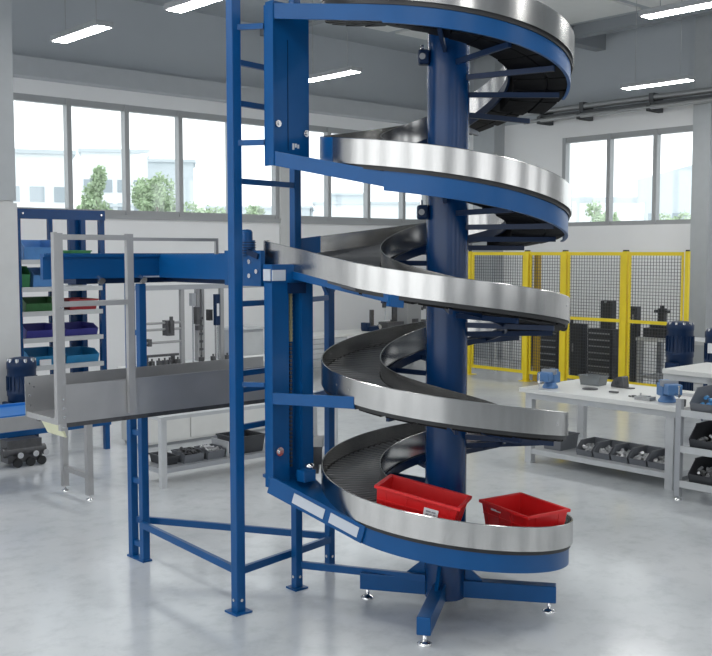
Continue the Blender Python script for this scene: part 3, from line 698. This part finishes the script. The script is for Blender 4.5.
rb_('indigo bin right on the second visible rack shelf', M['purple'], 6.34, SZ[2], .5, .48, .15)
rb_('dark green bin on the rack shelf above the indigo bins', M['dgreen'], 5.82, SZ[3], .5, .52, .17)
rb_('dark red shallow tray on the rack shelf above the indigo bins', M['rackred'], 6.38, SZ[3], .5, .42, .14, kind='tray')
rb_('tall green bin at the rack edge by the pillar', M['green'], 5.585, SZ[4], .4, .13, .27)
rb_('pale blue bin low on the shelf under the conveyor end', M['paleblue'], 5.86, SZ[4], .46, .36, .25)
rb_('pale blue bin on the topmost rack shelf', M['paleblue'], 5.78, SZ[5], .46, .44, .26)
rb_('long green tray on the topmost rack shelf', M['green'], 6.30, SZ[5], .46, .42, .12, kind='tray')
rb_('small green box at the back of the topmost rack shelf', M['green'], 6.045, SZ[5], .16, .06, .17, kind='tray')

# ------------------------------------------------------------------ blue belt conveyor, motor and low chassis at lower left
bo = (3.4, 10.0, 0)
bc = uthing('belt_conveyor', 'low conveyor with bright blue belt at the lower left edge', 'conveyor', bo[0], bo[1])
def Bc(name, fn, m=M['palepaint'], parent=bc, bevel=0.0): return P(name, fn, m, parent, bevel, bo)
Bc('side_rail', lambda m: m.box(2.2, 4.6, 9.58, 9.62, .62, .76), M['alu'])
Bc('side_rail', lambda m: m.box(2.2, 4.6, 10.20, 10.24, .62, .80), M['bluebelt'])
Bc('belt', lambda m: m.box(2.2, 4.6, 9.62, 10.2, .74, .775), M['bluebelt'])
Bc('end_roller', lambda m: m.tube((4.6, 9.62, .72), (4.6, 10.2, .72), .05, 16), M['chrome'])
for (u, v) in ((3.2, 9.68), (3.2, 10.1), (2.5, 9.68), (2.5, 10.1)): Bc('bracket', lambda m: m.box(u-.03, u+.03, v-.03, v+.03, 0, .70), M['alu'])
Bc('chassis', lambda m: m.box(2.4, 5.90, 10.95, 11.03, .30, .36).box(2.4, 4.7, 11.10, 11.17, .32, .38).box(5.15, 5.90, 11.10, 11.17, .32, .38).box(5.80, 5.90, 11.03, 11.10, .30, .36).box(3.5, 3.6, 10.2, 10.95, .30, .70), M['blue'])
for (u, v) in ((5.86, 11.0), (2.6, 11.0), (2.6, 11.14)): Bc('leg', lambda m: m.box(u-.03, u+.03, v-.03, v+.03, .0, .33), M['blue'])
dv = Bc('drive_unit', lambda m: m.box(4.50, 4.90, 10.72, 10.92, .05, .30).tube((4.45, 10.76, .17), (4.95, 10.76, .17), .055, 14), M['gunmetal'])
for u in (4.60, 4.75, 4.88): Bc('wheel', lambda m: m.tube((u, 10.67, .05), (u, 10.71, .05), .05, 14), M['black'], dv)
for u in (4.62, 4.80, 4.92): Bc('coupling', lambda m: m.tube((u, 10.65, .14), (u, 10.69, .14), .035, 12), M['chrome'], dv)
def motor_tank(label, u, v, H, r):
    t = uthing('pump_motor', label, 'motor', u, v, 0, 'upright blue motors')
    MB().lathe((0, 0, .06), [(r*.98, 0), (r*.98, H*.55), (r*1.03, H*.56), (r*1.03, H*.62), (r*.98, H*.63), (r*.98, H-.20), (r*1.02, H-.19), (r*1.02, H-.12), (r*.85, H-.075), (r*.5, H-.062), (.01, H-.06)], 28).build('body', M['navy'], t)
    fn = MB()
    for k in range(20):
        a = 2*PI*k/20; fn.bar((r*math.cos(a), r*math.sin(a), .14), (r*math.cos(a), r*math.sin(a), H*.52), .012, .02, up=(math.cos(a), math.sin(a), 0))
        fn.bar((r*math.cos(a), r*math.sin(a), H*.66), (r*math.cos(a), r*math.sin(a), H-.22), .012, .02, up=(math.cos(a), math.sin(a), 0))
    fn.build('cooling_fins', M['navy'], t)
    bl_ = MB()
    for k in range(10):
        a = 2*PI*k/10+.2; bl_.tube((r*.86*math.cos(a), r*.86*math.sin(a), H-.10), (r*.86*math.cos(a), r*.86*math.sin(a), H-.012), .024, 8)
    bl_.build('cover_bolts', M['chrome'], t)
    MB().lathe((0, 0, 0), [(r*1.15, 0), (r*1.15, .05), (r*1.0, .06)], 28).build('base_flange', M['navy'], t)
    MB().box(-r*1.25, -r*.9, -.1, .1, H*.3, H*.55).build('terminal_box', M['navy'], t, bevel=.01)
    return t
motor_tank('upright navy motor with bolted dome beside the pillar at left', 4.975, 11.385, 1.16, .168)

# ------------------------------------------------------------------ bench with instruments on the window wall
no = (12.0, 14.6, 0)
nb = uthing('wall_bench', 'pale bench with slatted drawers along the window wall', 'bench', no[0], no[1])
def Nb(name, fn, m=M['palepaint'], parent=nb, bevel=0.0): return P(name, fn, m, parent, bevel, no)
Nb('bench_top', lambda m: m.box(11.6, 15.3, 14.3, 15.1, .78, .83), M['white'])
for (u, v) in ((11.66, 14.36), (15.24, 14.36), (11.66, 15.04), (15.24, 15.04), (13.9, 14.36)): Nb('leg', lambda m: m.box(u-.04, u+.04, v-.04, v+.04, 0, .78))
Nb('shelf', lambda m: m.box(11.62, 15.28, 14.33, 15.07, .35, .39))
Nb('drawer_unit', lambda m: m.box(11.75, 12.75, 14.32, 15.0, .39, .78), M['greypaint'])
for k in range(4): Nb('drawer', lambda m: m.box(11.77, 12.73, 14.29, 14.32, .41+.092*k, .49+.092*k), M['palepaint'])
def instrument(name, label, cat, px_u, px_v, build):
    t = uthing(name, label, cat, px_u, px_v, .831); build(t); return t
def ins_a(t):
    MB().box(-.16, .18, -.12, .12, 0, .10).box(-.20, -.10, -.09, .09, .03, .17).build('base', M['navy'], t, bevel=.01)
    MB().box(-.02, .05, -.03, .03, .10, .42).build('stem', M['gunmetal'], t)
    MB().tube((.1, -.13, .08), (.1, -.16, .08), .04, 12).tube((.2, 0, .08), (.23, 0, .08), .04, 12).build('knob', M['chrome'], t)
def ins_b(t):
    MB().box(-.22, .24, -.14, .14, 0, .16).box(-.18, .18, -.16, -.14, .03, .10).build('base', M['gunmetal'], t, bevel=.01)
    MB().box(.02, .14, -.04, .04, .16, .62).build('stem', M['gunmetal'], t)
    MB().box(-.22, .16, -.05, .05, .58, .66).box(-.22, -.16, -.03, .03, .45, .58).box(.06, .14, -.08, .04, .62, .72).build('head', M['bindk'], t)
    MB().box(-.16, .0, -.02, .02, .2, .56).build('screen', M['palepaint'], t)
def ins_c(t):
    MB().box(-.35, .05, -.18, .18, 0, .78).build('housing', M['pipe'], t, bevel=.01)
    MB().box(.05, .30, -.14, .14, 0, .06).box(.10, .28, -.10, .1, .06, .16).box(-.22, -.05, -.2, -.18, .05, .2).build('base', M['gunmetal'], t)
    MB().box(.10, .20, -.10, .06, .36, .76).box(.20, .34, -.08, .06, .70, .78).box(.24, .32, -.07, .05, .38, .70).build('head', M['bindk'], t)
    MB().box(.13, .16, -.11, -.10, .42, .72).build('scale', M['chrome'], t)
instrument('bench_microscope', 'small navy instrument with a dark upright on the wall bench', 'instrument', 13.6, 14.55, ins_a)
instrument('height_gauge', 'grey measuring stand with dark head in the middle of the wall bench', 'instrument', 14.15, 14.55, ins_b)
instrument('measuring_machine', 'boxy grey measuring machine on the wall bench by the blue column', 'instrument', 14.85, 14.6, ins_c)
sc_ = uthing('floor_cabinet', 'narrow grey cabinet standing by the window wall between blue post and channel', 'cabinet', 10.3, 14.4)
MB().box(-.32, .32, -.25, .25, .03, 1.05).build('body', M['greypaint'], sc_, bevel=.01)
MB().box(-.34, .34, -.27, .27, 1.05, 1.08).build('cabinet_top', M['palepaint'], sc_)
MB().box(-.30, .30, -.265, -.25, .08, 1.0).build('door', M['palepaint'], sc_)
MB().box(-.3, .3, -.2, .2, 0, .03).build('plinth', M['bindk'], sc_)

# ------------------------------------------------------------------ workbench on the right
to = (9.06, 6.2, 0)
wb = uthing('workbench', 'long grey workbench with white top before the yellow fence', 'workbench', to[0], to[1])
def Wb(name, fn, m=M['palepaint'], parent=wb, bevel=0.0): return P(name, fn, m, parent, bevel, to)
TZ = .86
Wb('bench_top', lambda m: m.box(8.98, 10.18, 5.10, 7.14, TZ-.05, TZ), M['white'], bevel=.004)
Wb('apron', lambda m: m.box(9.03, 9.06, 5.16, 7.08, TZ-.12, TZ-.05).box(10.10, 10.13, 5.16, 7.08, TZ-.12, TZ-.05).box(9.06, 10.1, 5.16, 5.19, TZ-.12, TZ-.05).box(9.06, 10.1, 7.05, 7.08, TZ-.12, TZ-.05))
for (u, v) in ((9.07, 7.04), (9.07, 5.26), (10.08, 7.04), (10.08, 5.26)): Wb('leg', lambda m: m.box(u-.038, u+.038, v-.045, v+.045, 0, TZ-.05))
Wb('shelf', lambda m: m.box(9.04, 10.1, 5.22, 7.08, .11, .165))
GB = 'grey bins along the workbench shelf'
nm = ['nearest the wide right leg', 'second from the wide right leg', 'middle of the row', 'fourth from the wide right leg', 'at the left end of the row']
for k in range(5):
    v = 5.46+.222*k
    open_bin('parts_bin', 'grey bin of metal parts on the workbench shelf, '+nm[k], 'bin', 9.30, v, .166, .36, .206, .155, M['binpl'], GB, 0, .45)
    parts_heap('metal parts in the workbench shelf bin '+nm[k], 9.30, v, .178, .24, .15, .09, M['bits'], 40, .05, 'metal parts in the workbench bins')
tray('parts_box', 'single grey box standing alone at the left of the workbench shelf', 'box', 9.32, 6.80, .166, .34, .26, .17, M['binpl'])
def vise(label, u, v, rz, sc=1.0):
    t = uthing('bench_vise', label, 'vise', u, v, TZ+.001, 'blue vises on the workbench', rz)
    t.scale = (sc, sc, sc)
    MB().lathe((0, 0, 0), [(.085, 0), (.085, .02), (.07, .035), (.06, .06)], 20).build('base', M['visebl'], t)
    MB().box(-.02, .12, -.06, .06, .05, .17).box(.02, .10, -.05, .05, .17, .20).build('body', M['visebl'], t, bevel=.012)
    MB().box(-.17, -.06, -.07, .07, .08, .18).box(-.06, .02, -.03, .03, .06, .11).build('moving_jaw', M['visebl'], t, bevel=.012)
    MB().box(-.055, -.045, -.08, .08, .15, .205).box(-.015, -.005, -.08, .08, .15, .205).build('jaw_plate', M['greypaint'], t)
    MB().tube((-.17, 0, .09), (-.25, 0, .09), .014, 10).build('screw', M['chrome'], t)
    MB().tube((-.24, .0, .17), (-.24, .0, .0), .007, 8).tube((-.24, 0, .17), (-.24, 0, .18), .012, 8).build('handle', M['chrome'], t)
    return t
vise('light blue bench vise at the left end of the workbench', 9.22, 6.88, R(8), 1.05)
vise('light blue bench vise at the right end of the workbench', 9.25, 5.42, R(55), 1.1)
tray('parts_tray', 'smoky clear tray on the workbench beside the left vise', 'tray', 9.80, 6.70, TZ+.001, .18, .28, .11, M['clear'])
o = MB().lathe((0, 0, 0), [(.085, 0), (.088, .006), (.085, .012), (.03, .012), (.028, .016)], 28).build('flange_disc', M['gunmetal'], None, loc=W(9.45, 6.50, TZ+.001), rz=ROT); tag(o, 'flat dark metal disc lying on the workbench', 'disc')
t = uthing('gear_housing', 'dark half round gear casting on the workbench middle', 'casting', 9.85, 6.38, TZ+.001, None, R(-8))
t.scale = (.82, .82, .82)
pr = [(-.11, 0)]+[(-.11+.20*(1-math.cos(a)), .16*math.sin(a)) for a in [PI/2*i/8 for i in range(1, 9)]]+[(.10, .15), (.12, 0)]
MB().prism([(y, z) for y, z in [(-p[0], p[1]) for p in pr]], 'x', -.06, .06).build('body', M['gunmetal'], t, bevel=.006)
MB().box(-.05, .05, -.23, -.12, 0, .012).build('foot', M['gunmetal'], t)
MB().tube((-.062, .0, .06), (-.07, .0, .06), .03, 14).build('bore', M['bindk'], t)
def small(name, label, cat, u, v, fn, m):
    mb = MB(); fn(mb); o = mb.build(name, m, None, loc=W(u, v, TZ+.001), rz=ROT); tag(o, label, cat); return o
small('steel_bar', 'small dark bar lying on the workbench near the casting', 'bar', 9.40, 6.16, lambda m: m.box(-.02, .02, -.05, .05, 0, .018), M['gunmetal'])
small('hex_nut', 'small steel nut on the workbench between casting and right vise', 'nut', 9.28, 5.83, lambda m: m.lathe((0, 0, 0), [(.025, 0), (.025, .02)], 6).lathe((0, .05, 0), [(.016, 0), (.016, .012)], 6), M['gunmetal'])
small('steel_pin', 'short steel pin standing on the workbench near the right vise', 'pin', 9.36, 5.80, lambda m: m.tube((0, 0, 0), (0, 0, .04), .012, 12), M['chrome'])
small('fixture_block', 'greenish grey flat block on the workbench before the right vise', 'block', 9.20, 5.65, lambda m: m.box(-.06, .06, -.09, .09, 0, .035).box(-.03, .03, -.05, .05, .035, .045), M['pipe'])
small('spacer_ring', 'small ring on the workbench right end', 'ring', 9.55, 5.25, lambda m: m.lathe((0, 0, 0), [(.035, 0), (.035, .03), (.02, .03)], 18), M['bits'])
small('fixture_bar', 'thin machined bar at the back of the workbench right end', 'bar', 9.78, 5.45, lambda m: m.box(-.03, .03, -.16, .16, 0, .03), M['bits'])
small('metal_cup', 'small dark cup on the near right corner of the workbench', 'cup', 9.08, 5.15, lambda m: m.lathe((0, 0, 0), [(.03, 0), (.034, .07), (.03, .07), (.026, .012)], 18), M['gunmetal'])

# ------------------------------------------------------------------ bin rack at the right edge
xo = (8.73, 4.98, 0)
xr = uthing('bin_rack', 'grey post rack with three shelves of bins at the right edge', 'rack', xo[0], xo[1])
def Xr(name, fn, m=M['greypaint'], parent=xr, bevel=0.0): return P(name, fn, m, parent, bevel, xo)
for (u, v) in ((8.73, 4.98), (8.73, 3.7), (9.25, 4.98), (9.25, 3.7)):
    l = Xr('post', lambda m: m.box(u-.028, u+.028, v-.028, v+.028, .04, .99))
    Xr('foot', lambda m: m.lathe((u, v, 0), [(.04, 0), (.04, .012), (.015, .02), (.015, .05)], 14), M['chrome'], l)
RZ = (.20, .54, .89)
for z in RZ: Xr('shelf', lambda m: m.box(8.71, 9.27, 3.68, 5.0, z-.055, z-.035).box(8.705, 8.725, 3.68, 5.0, z-.065, z).box(9.25, 9.27, 3.68, 5.0, z-.065, z), M['palepaint'])
lv = ['lowest', 'middle', 'top']
for k, z in enumerate(RZ):
    for j, v in enumerate((4.70, 4.32)):
        if j == 1 and k < 3:
            continue
        open_bin('parts_bin', 'dark grey bin of fittings on the %s shelf of the right edge rack' % lv[k], 'bin', 8.98, v, z-.034, .50, .36, .24, M['bindk'] if k < 2 else M['binpl'], 'bins on the right edge rack', 0, .45)
        parts_heap('%s on the %s shelf bin of the right edge rack' % ('blue fittings' if k == 2 else 'steel fittings', lv[k]), 8.96, v, z-.025, .36, .3, .13, M['bluebits'] if k == 2 else M['bits'], 46, .05, 'fittings in the right edge rack')

# ------------------------------------------------------------------ second table, motors
qo = (11.42, 6.8, 0)
tb2 = uthing('work_table', 'second white topped table at the right edge before the navy motors', 'table', qo[0], qo[1])
def Tb(name, fn, m=M['palepaint'], parent=tb2, bevel=0.0): return P(name, fn, m, parent, bevel, qo)
Tb('table_top', lambda m: m.box(11.38, 12.5, 4.6, 6.75, .86, .92), M['white'], bevel=.004)
Tb('apron', lambda m: m.box(11.42, 11.45, 4.66, 6.76, .78, .86).box(12.4, 12.43, 4.66, 6.76, .78, .86))
for (u, v) in ((11.47, 6.1), (12.4, 6.1), (11.47, 4.7), (12.4, 4.7)): Tb('leg', lambda m: m.box(u-.05, u+.05, v-.05, v+.05, 0, .86))
Tb('shelf', lambda m: m.box(11.42, 12.43, 4.7, 6.1, .18, .22))
motor_tank('upright navy motor with bolted lid before the yellow fence', 13.75, 7.87, 1.36, .20)
t2 = motor_tank('upright navy motor with a white label at the right edge', 13.3, 7.0, 1.33, .195)
MB().box(-.215, -.205, -.08, .06, .98, 1.12).build('label', M['label'], t2)

# ------------------------------------------------------------------ safety fence
FO = (14.8, 10.0, 0)
fn = uthing('safety_fence', 'yellow framed wire mesh safety fence before the tool chests', 'fence', FO[0], FO[1])
def Fn(name, fnn, m=M['yellow'], parent=fn, bevel=0.0): return P(name, fnn, m, parent, bevel, FO)
FV = [13.0, 11.60, 10.75, 9.51, 8.37]
for k, v in enumerate(FV):
    s = .03 if k in (0, 4) else .046
    p_ = Fn('post', lambda m: m.box(14.8-s, 14.8+s, v-s, v+s, .01, 2.41))
    Fn('foot_plate', lambda m: m.box(14.8-.1, 14.8+.1, v-.1, v+.1, 0, .01), M['yellow'], p_)
    Fn('post_cap', lambda m: m.box(14.8-s*.8, 14.8+s*.8, v-s*.8, v+s*.8, 2.41, 2.435), M['black'], p_)
Fn('hinge_post', lambda m: m.box(14.83, 14.93, 11.38, 11.47, .01, 2.38), M['amber'])
for k in range(4):
    b_, a_ = FV[k]-.07, FV[k+1]+.07
    pf = Fn('panel_frame', lambda m: m.box(14.785, 14.815, a_, b_, 2.34, 2.40).box(14.785, 14.815, a_, b_, .14, .20).box(14.785, 14.815, a_, a_+.03, .2, 2.34).box(14.785, 14.815, b_-.03, b_, .2, 2.34)
            if k < 2 else m.box(14.785, 14.815, a_, b_, 2.34, 2.40).box(14.785, 14.815, a_, b_, .14, .20).box(14.785, 14.815, a_, a_+.03, .2, 2.34).box(14.785, 14.815, b_-.03, b_, .2, 2.34).box(14.775, 14.815, a_, b_, 1.20, 1.255))
    wm = MB(FO); v = a_+.05; r_ = .0032
    while v < b_-.02: wm.box(14.8-r_, 14.8+r_, v-r_, v+r_, .2, 2.34); v += .055
    z = .25
    while z < 2.33: wm.box(14.8-r_, 14.8+r_, a_+.03, b_-.03, z-r_, z+r_); z += .055
    wm.build('wire_mesh', M['wire'], pf)

# ------------------------------------------------------------------ tool storage behind the fence
def chest(label, u, v, wid, dep, H, drawers, name='tool_chest', group='black tool chests behind the fence'):
    """front faces -u; wid along v"""
    t = uthing(name, label, 'tool chest' if drawers else 'cabinet', u, v, 0, group)
    MB().box(0, dep, -wid/2, wid/2, .06, H).build('body', M['chest'], t, bevel=.008)
    MB().box(.03, dep-.03, -wid/2+.03, wid/2-.03, 0, .06).build('plinth', M['bindk'], t)
    if drawers:
        hh = (H-.14)/drawers
        for k in range(drawers):
            d = MB().box(-.02, 0, -wid/2+.03, wid/2-.03, .09+hh*k, .09+hh*(k+1)-.012).build('drawer', M['chest'], t)
            MB().box(-.035, -.02, -wid/2+.05, wid/2-.05, .09+hh*(k+1)-.04, .09+hh*(k+1)-.018).build('handle', M['pull'], d)
    else:
        d = MB().box(-.02, 0, -wid/2+.02, wid/2-.02, .09, H-.03).build('door', M['chest'], t)
        MB().box(-.035, -.02, wid/2-.08, wid/2-.06, H*.5, H*.5+.16).build('handle', M['pull'], d)
    return t
def onu(px, u):
    k = (px-356)/1000.0; return (k*UY-UX)*u/(-UY-k*UX)
chest('black tool chest with drawers behind the second fence bay, left of the tall locker', 15.6, 11.70, .46, .25, 1.05, 7)
chest('plain black locker between the two drawer chests behind the fence', 15.6, 11.05, .28, .15, 1.06, 0, 'locker')
chest('black tool chest with grey drawer pulls behind the third fence bay', 15.6, 10.54, .54, .25, .99, 7)
t = uthing('tool_case', 'black upright case standing on the drawer chest behind the third fence bay', 'case', 15.64, 10.45, .992)
MB().box(0, .16, -.12, .12, 0, .52).build('body', M['chest'], t, bevel=.01); MB().tube((-.01, 0, .5), (-.03, 0, .5), .02, 10).build('latch', M['pull'], t)
t = chest('tall black cabinet with small items on top beside the grey bench behind the fence', 15.3, 9.71, .22, .15, 1.45, 0, 'locker')
MB().box(-.03, -.02, -.09, .09, 1.12, 1.36).build('window_panel', M['bindk'], t)
MB().box(-.04, -.03, -.07, -.045, 1.14, 1.32).box(-.04, -.03, -.015, .01, 1.14, 1.32).box(-.04, -.03, .045, .065, 1.14, 1.30).build('gauge_tubes', M['pull'], t)
go = (15.5, 8.4, 0)
gb = uthing('fence_bench', 'grey steel bench behind the last fence bay', 'bench', go[0], go[1])
P('bench_top', lambda m: m.box(15.2, 15.95, 7.5, 9.54, .87, .93), M['palepaint'], gb, 0, go)
for (u, v) in ((15.25, 9.48), (15.25, 8.6), (15.9, 9.48), (15.25, 7.56), (15.9, 7.56)): P('leg', lambda m: m.box(u-.045, u+.045, v-.045, v+.045, 0, .87), M['greypaint'], gb, 0, go)
P('shelf', lambda m: m.box(15.22, 15.93, 7.54, 9.5, .22, .26), M['greypaint'], gb, 0, go)
t = uthing('milling_head', 'black bench machine with upright spindle on the bench behind the fence', 'machine', 15.5, 9.22, .931)
MB().box(-.2, .2, -.35, .25, 0, .16).box(-.15, .15, -.2, .15, .16, .22).build('base', M['chest'], t, bevel=.01)
MB().box(-.05, .05, -.06, .06, .22, .50).build('spindle', M['chest'], t)
MB().box(-.05, .05, -.13, .13, .42, .47).tube((0, 0, .50), (0, 0, .55), .04, 10).build('crosshead', M['chest'], t)
# small stand seen through the first bay
t = uthing('tool_stand', 'small pale stand with a flat top behind the first fence bay', 'stand', 15.8, 13.25, 0)
MB().box(-.3, .3, -.34, .36, .60, .64).build('stand_top', M['palepaint'], t)
for (a, b) in ((-.25, -.28), (.25, -.28), (-.25, .3), (.25, .3)): MB().box(a-.025, a+.025, b-.025, b+.025, 0, .60).build('leg', M['palepaint'], t)
MB().box(-.02, .02, -.02, .02, .64, .95).box(-.03, .03, -.22, .22, .95, .98).build('cross_handle', M['palepaint'], t)
t = chest('dark cabinet standing by the wall behind the first fence bay', 16.8, 12.75, .8, .5, 1.05, 0, 'locker')

# ------------------------------------------------------------------ pendant lamps (run along v)
def lamp(label, u, v, z, L=1.28):
    t = uthing('pendant_lamp', label, 'lamp', u, v, z, 'linear pendant lamps')
    MB().box(-.12, .12, -L/2, L/2, .006, .075).build('housing', M['frame'], t)
    MB().box(-.095, .095, -L/2+.025, L/2-.025, 0, .006).build('diffuser', M['lamp'], t)
    for y in (-L*.33, L*.33):
        c = MB().tube((0, y, .075), (0, y, HC-z), .006, 6).build('wire', M['frame'], t)
        MB().box(-.03, .03, y-.04, y+.04, .075, .09).build('clip', M['gunmetal'], c)
    return t
lamp('linear pendant lamp at upper left before the big window wall', 6.22, 12.16, 5.2)
lamp('linear pendant lamp cut by the top edge left of the blue post', 6.44, 9.65, 5.2)
lamp('linear pendant lamp seen between blue channel and spiral column', 10.64, 12.36, 5.2)
lamp('linear pendant lamp at the upper right corner, higher of the two', 10.80, 6.12, 5.2)
lamp('linear pendant lamp above the right window, lower of the two', 15.22, 9.25, 5.2)

for (u, v) in ((1.9, 9.65), (1.9, 6.3), (1.9, 2.9), (6.4, 2.9), (10.75, 2.9), (15.2, 2.9), (15.2, 6.0), (-2.4, 6.3), (-2.4, 2.9), (1.9, -.5), (6.4, -.5)):  # out of view, continuing the lamp rows, added to brighten the hall
    lamp('unseen linear pendant lamp added to brighten the near half of the hall', u, v, 5.2)

# pipes and cable tray along the fence wall
pp = uthing('wall_pipes', 'pair of grey pipes with a cable tray along the right wall above the window', 'pipes', UW-.3, 9.0, 5.2)
po = (UW-.3, 9.0, 5.2)
P('pipe', lambda m: m.tube((UW-.30, 3.0, 5.36), (UW-.30, 13.9, 5.36), .055, 12), M['pipe'], pp, 0, po)
P('pipe', lambda m: m.tube((UW-.42, 3.0, 5.16), (UW-.42, 13.6, 5.16), .045, 12), M['pipe'], pp, 0, po)
P('cable_tray', lambda m: m.box(UW-.35, UW-.12, 3.0, 13.3, 5.22, 5.27), M['darkpipe'], pp, 0, po)
for v in (5.0, 7.0, 9.0, 10.6, 12.2, 13.2): P('bracket', lambda m: m.box(UW-.46, UW, v-.04, v+.04, 5.09, 5.12).box(UW-.46, UW-.40, v-.04, v+.04, 5.09, 5.24).box(UW-.36, UW, v-.05, v+.05, 5.09, 5.30).box(UW-.36, UW, v-.05, v+.05, 5.28, 5.44), M['darkpipe'], pp, 0, po)

# ------------------------------------------------------------------ outdoors
o = MB().box(-60, 120, VW+.4, 120, -.4, -.25).box(UW+.4, 120, -60, VW+.4, -.4, -.25).build('ground_outside', M['yard'], rz=ROT); o['kind'] = 'structure'
def building(label, x0, x1, y, dep, H, rows, m, rz=0.0, bays=6, ww=.5, gable=0.0, band=True):
    t = thing('factory_building', label, 'building', ((x0+x1)/2, y, -.25), rz, 'pale buildings outside the windows')
    w = (x1-x0)/2; H += .25
    if gable: MB().prism([(-w, 0), (w, 0), (w, H+gable), (-w, H)], 'y', 0, dep).build('wall', m, t)
    else: MB().box(-w, w, 0, dep, 0, H).build('wall', m, t)
    if not gable: MB().box(-w-.15, w+.15, -.15, dep, H, H+.18).build('roof_edge', M['facade2'], t)
    if band:
        for z in rows: MB().box(-w, w, -.12, 0, z-1.15, z-1.0).build('ledge', M['facade2'], t)
    for z in rows:
        for k in range(bays):
            cx = -w+(k+.5)*2*w/bays
            MB().box(cx-ww*w/bays, cx+ww*w/bays, -.05, .02, z-.35, z+.35).build('window', M['pane2'], t)
    return t
building('white factory building with ledges outside the leftmost window panes', -18.4, -13.0, 46, 4, 6.9, (5.3, 3.4), M['facade'], R(19), 5, .6)
building('taller white building behind the trees outside the second window pane', -15.2, -11.6, 56, 4, 7.9, (6.3, 5.0, 3.7), M['facade'], R(13), 4, .7)
t = building('pale grey block outside the third window pane behind the dense tree', -13.3, -10.0, 62, 4, 7.9, (5.0,), M['facade2'], R(10), 4, .5)
building('long low pale building outside the panes left of the tall blue post', -11.0, -3.4, 74, 6, 5.6, (4.2,), M['facade2'], 0, 10, .6)
building('low white building outside the panes beyond the spiral, stepped roof', -2.9, 5.6, 70, 6, 5.7, (4.2,), M['facade'], 0, 9, .6)
building('flat roofed pale block outside the panes behind the spiral column', -2.2, 1.0, 80, 8, 6.9, (4.6,), M['facade2'], 0, 4, .4)
building('white hall with a sloping roof outside the right window', 17.4, 22.5, 62, 8, 6.9, (4.7,), M['facade2'], -R(17), 3, .5, 1.3)
building('long low white shed outside the right window behind the shrubs', 10.8, 14.9, 52, 5, 5.05, (), M['facade'], 0, 5, .5)
def tree(label, x, y, zc, rx, rz_, n, name='leafy_tree'):
    t = thing(name, label, 'tree', (x, y, -.25), 0, 'trees outside the windows')
    tk = MB().tube((0, 0, 0), (.05, 0, zc+.25), .09, 10, .04)
    lobes = []
    for i in range(9):
        a = random.uniform(0, 2*PI); f = random.uniform(.15, .75)
        lobes.append((rx*f*math.cos(a), rx*f*math.sin(a), zc+.25+rz_*random.uniform(-.65, .75), random.uniform(.3, .5)))
    for l in lobes[:5]: tk.tube((.03, 0, zc-.3*rz_), l[:3], .03, 6, .012)
    tk.build('trunk', M['bark'], t)
    lf = MB()
    for i in range(n):
        l = random.choice(lobes); d = Vector((random.gauss(0, 1), random.gauss(0, 1), random.gauss(0, 1))).normalized()*random.uniform(.55, 1.0)
        c = Vector((l[0]+d.x*rx*l[3], l[1]+d.y*rx*l[3], l[2]+d.z*rz_*l[3]))
        a = Vector((random.gauss(0, 1), random.gauss(0, 1), random.gauss(0, 1))).normalized(); b = a.orthogonal().normalized(); s = random.uniform(.05, .10)
        lf.add([tuple(c-a*s), tuple(c+b*s*.6), tuple(c+a*s), tuple(c-b*s*.6)], [(0, 1, 2, 3)])
    lf.build('foliage', M['leaf'], t)
tree('slim pale green tree before the white building outside the second pane', -9.95, 38, 4.0, .80, 1.6, 2600)
tree('dense green tree filling the third pane of the window wall', -7.55, 38, 4.1, 1.15, 1.5, 4200)
tree('low spreading green tree outside the pane left of the tall blue post', -5.6, 38, 3.3, .95, 1.0, 1500)
tree('faint green tree outside the pane between tall post and channel', -3.9, 40, 3.4, .7, 1.0, 1000)
tree('small round tree outside the left pane of the right window', 9.6, 40, 3.5, .75, .8, 1000)
tree('small tree beside the mullion outside the middle pane of the right window', 10.5, 41, 3.4, .5, .7, 700)
tree('broad green shrub outside the last pane of the right window', 12.5, 40, 3.1, .8, .8, 1500, 'leafy_shrub')
tree('tall shrub top by the pillar outside the right window', 14.4, 43, 3.3, .45, .7, 700, 'leafy_shrub')
o = thing('entrance_gantry', 'slim pale pipe gantry before the sheds outside the right window', 'gantry', (11.2, 44, -.25))
MB().box(-1.6, 1.6, -.05, .05, 4.8, 4.9).build('beam', M['facade2'], o)
for x in (-1.5, 1.5): MB().box(x-.06, x+.06, -.06, .06, 0, 4.8).build('post', M['facade2'], o)

# ------------------------------------------------------------------ daylight, camera, view
w = bpy.data.worlds.new('overcast sky'); S.world = w; w.use_nodes = True
nt = w.node_tree; bg = nt.nodes['Background']
bg.inputs[0].default_value = (0.95, 0.98, 1.0, 1); bg.inputs[1].default_value = 0.75
cam = bpy.data.cameras.new('camera'); co_ = bpy.data.objects.new('camera', cam); COL.objects.link(co_)
cam.sensor_fit = 'HORIZONTAL'; cam.sensor_width = 36; cam.lens = 36*1000/712; cam.clip_start = .05; cam.clip_end = 500
co_.location = (0, 0, 2.4); co_.rotation_euler = (PI/2-math.atan(.076), 0, 0)
S.camera = co_
S.view_settings.view_transform = 'Standard'; S.view_settings.look = 'None'; S.view_settings.gamma = 1; S.view_settings.use_curve_mapping = False
S.view_settings.exposure = 1.6
S.cycles.use_denoising = True
S.cycles.max_bounces = 8; S.cycles.diffuse_bounces = 5; S.cycles.transparent_max_bounces = 12
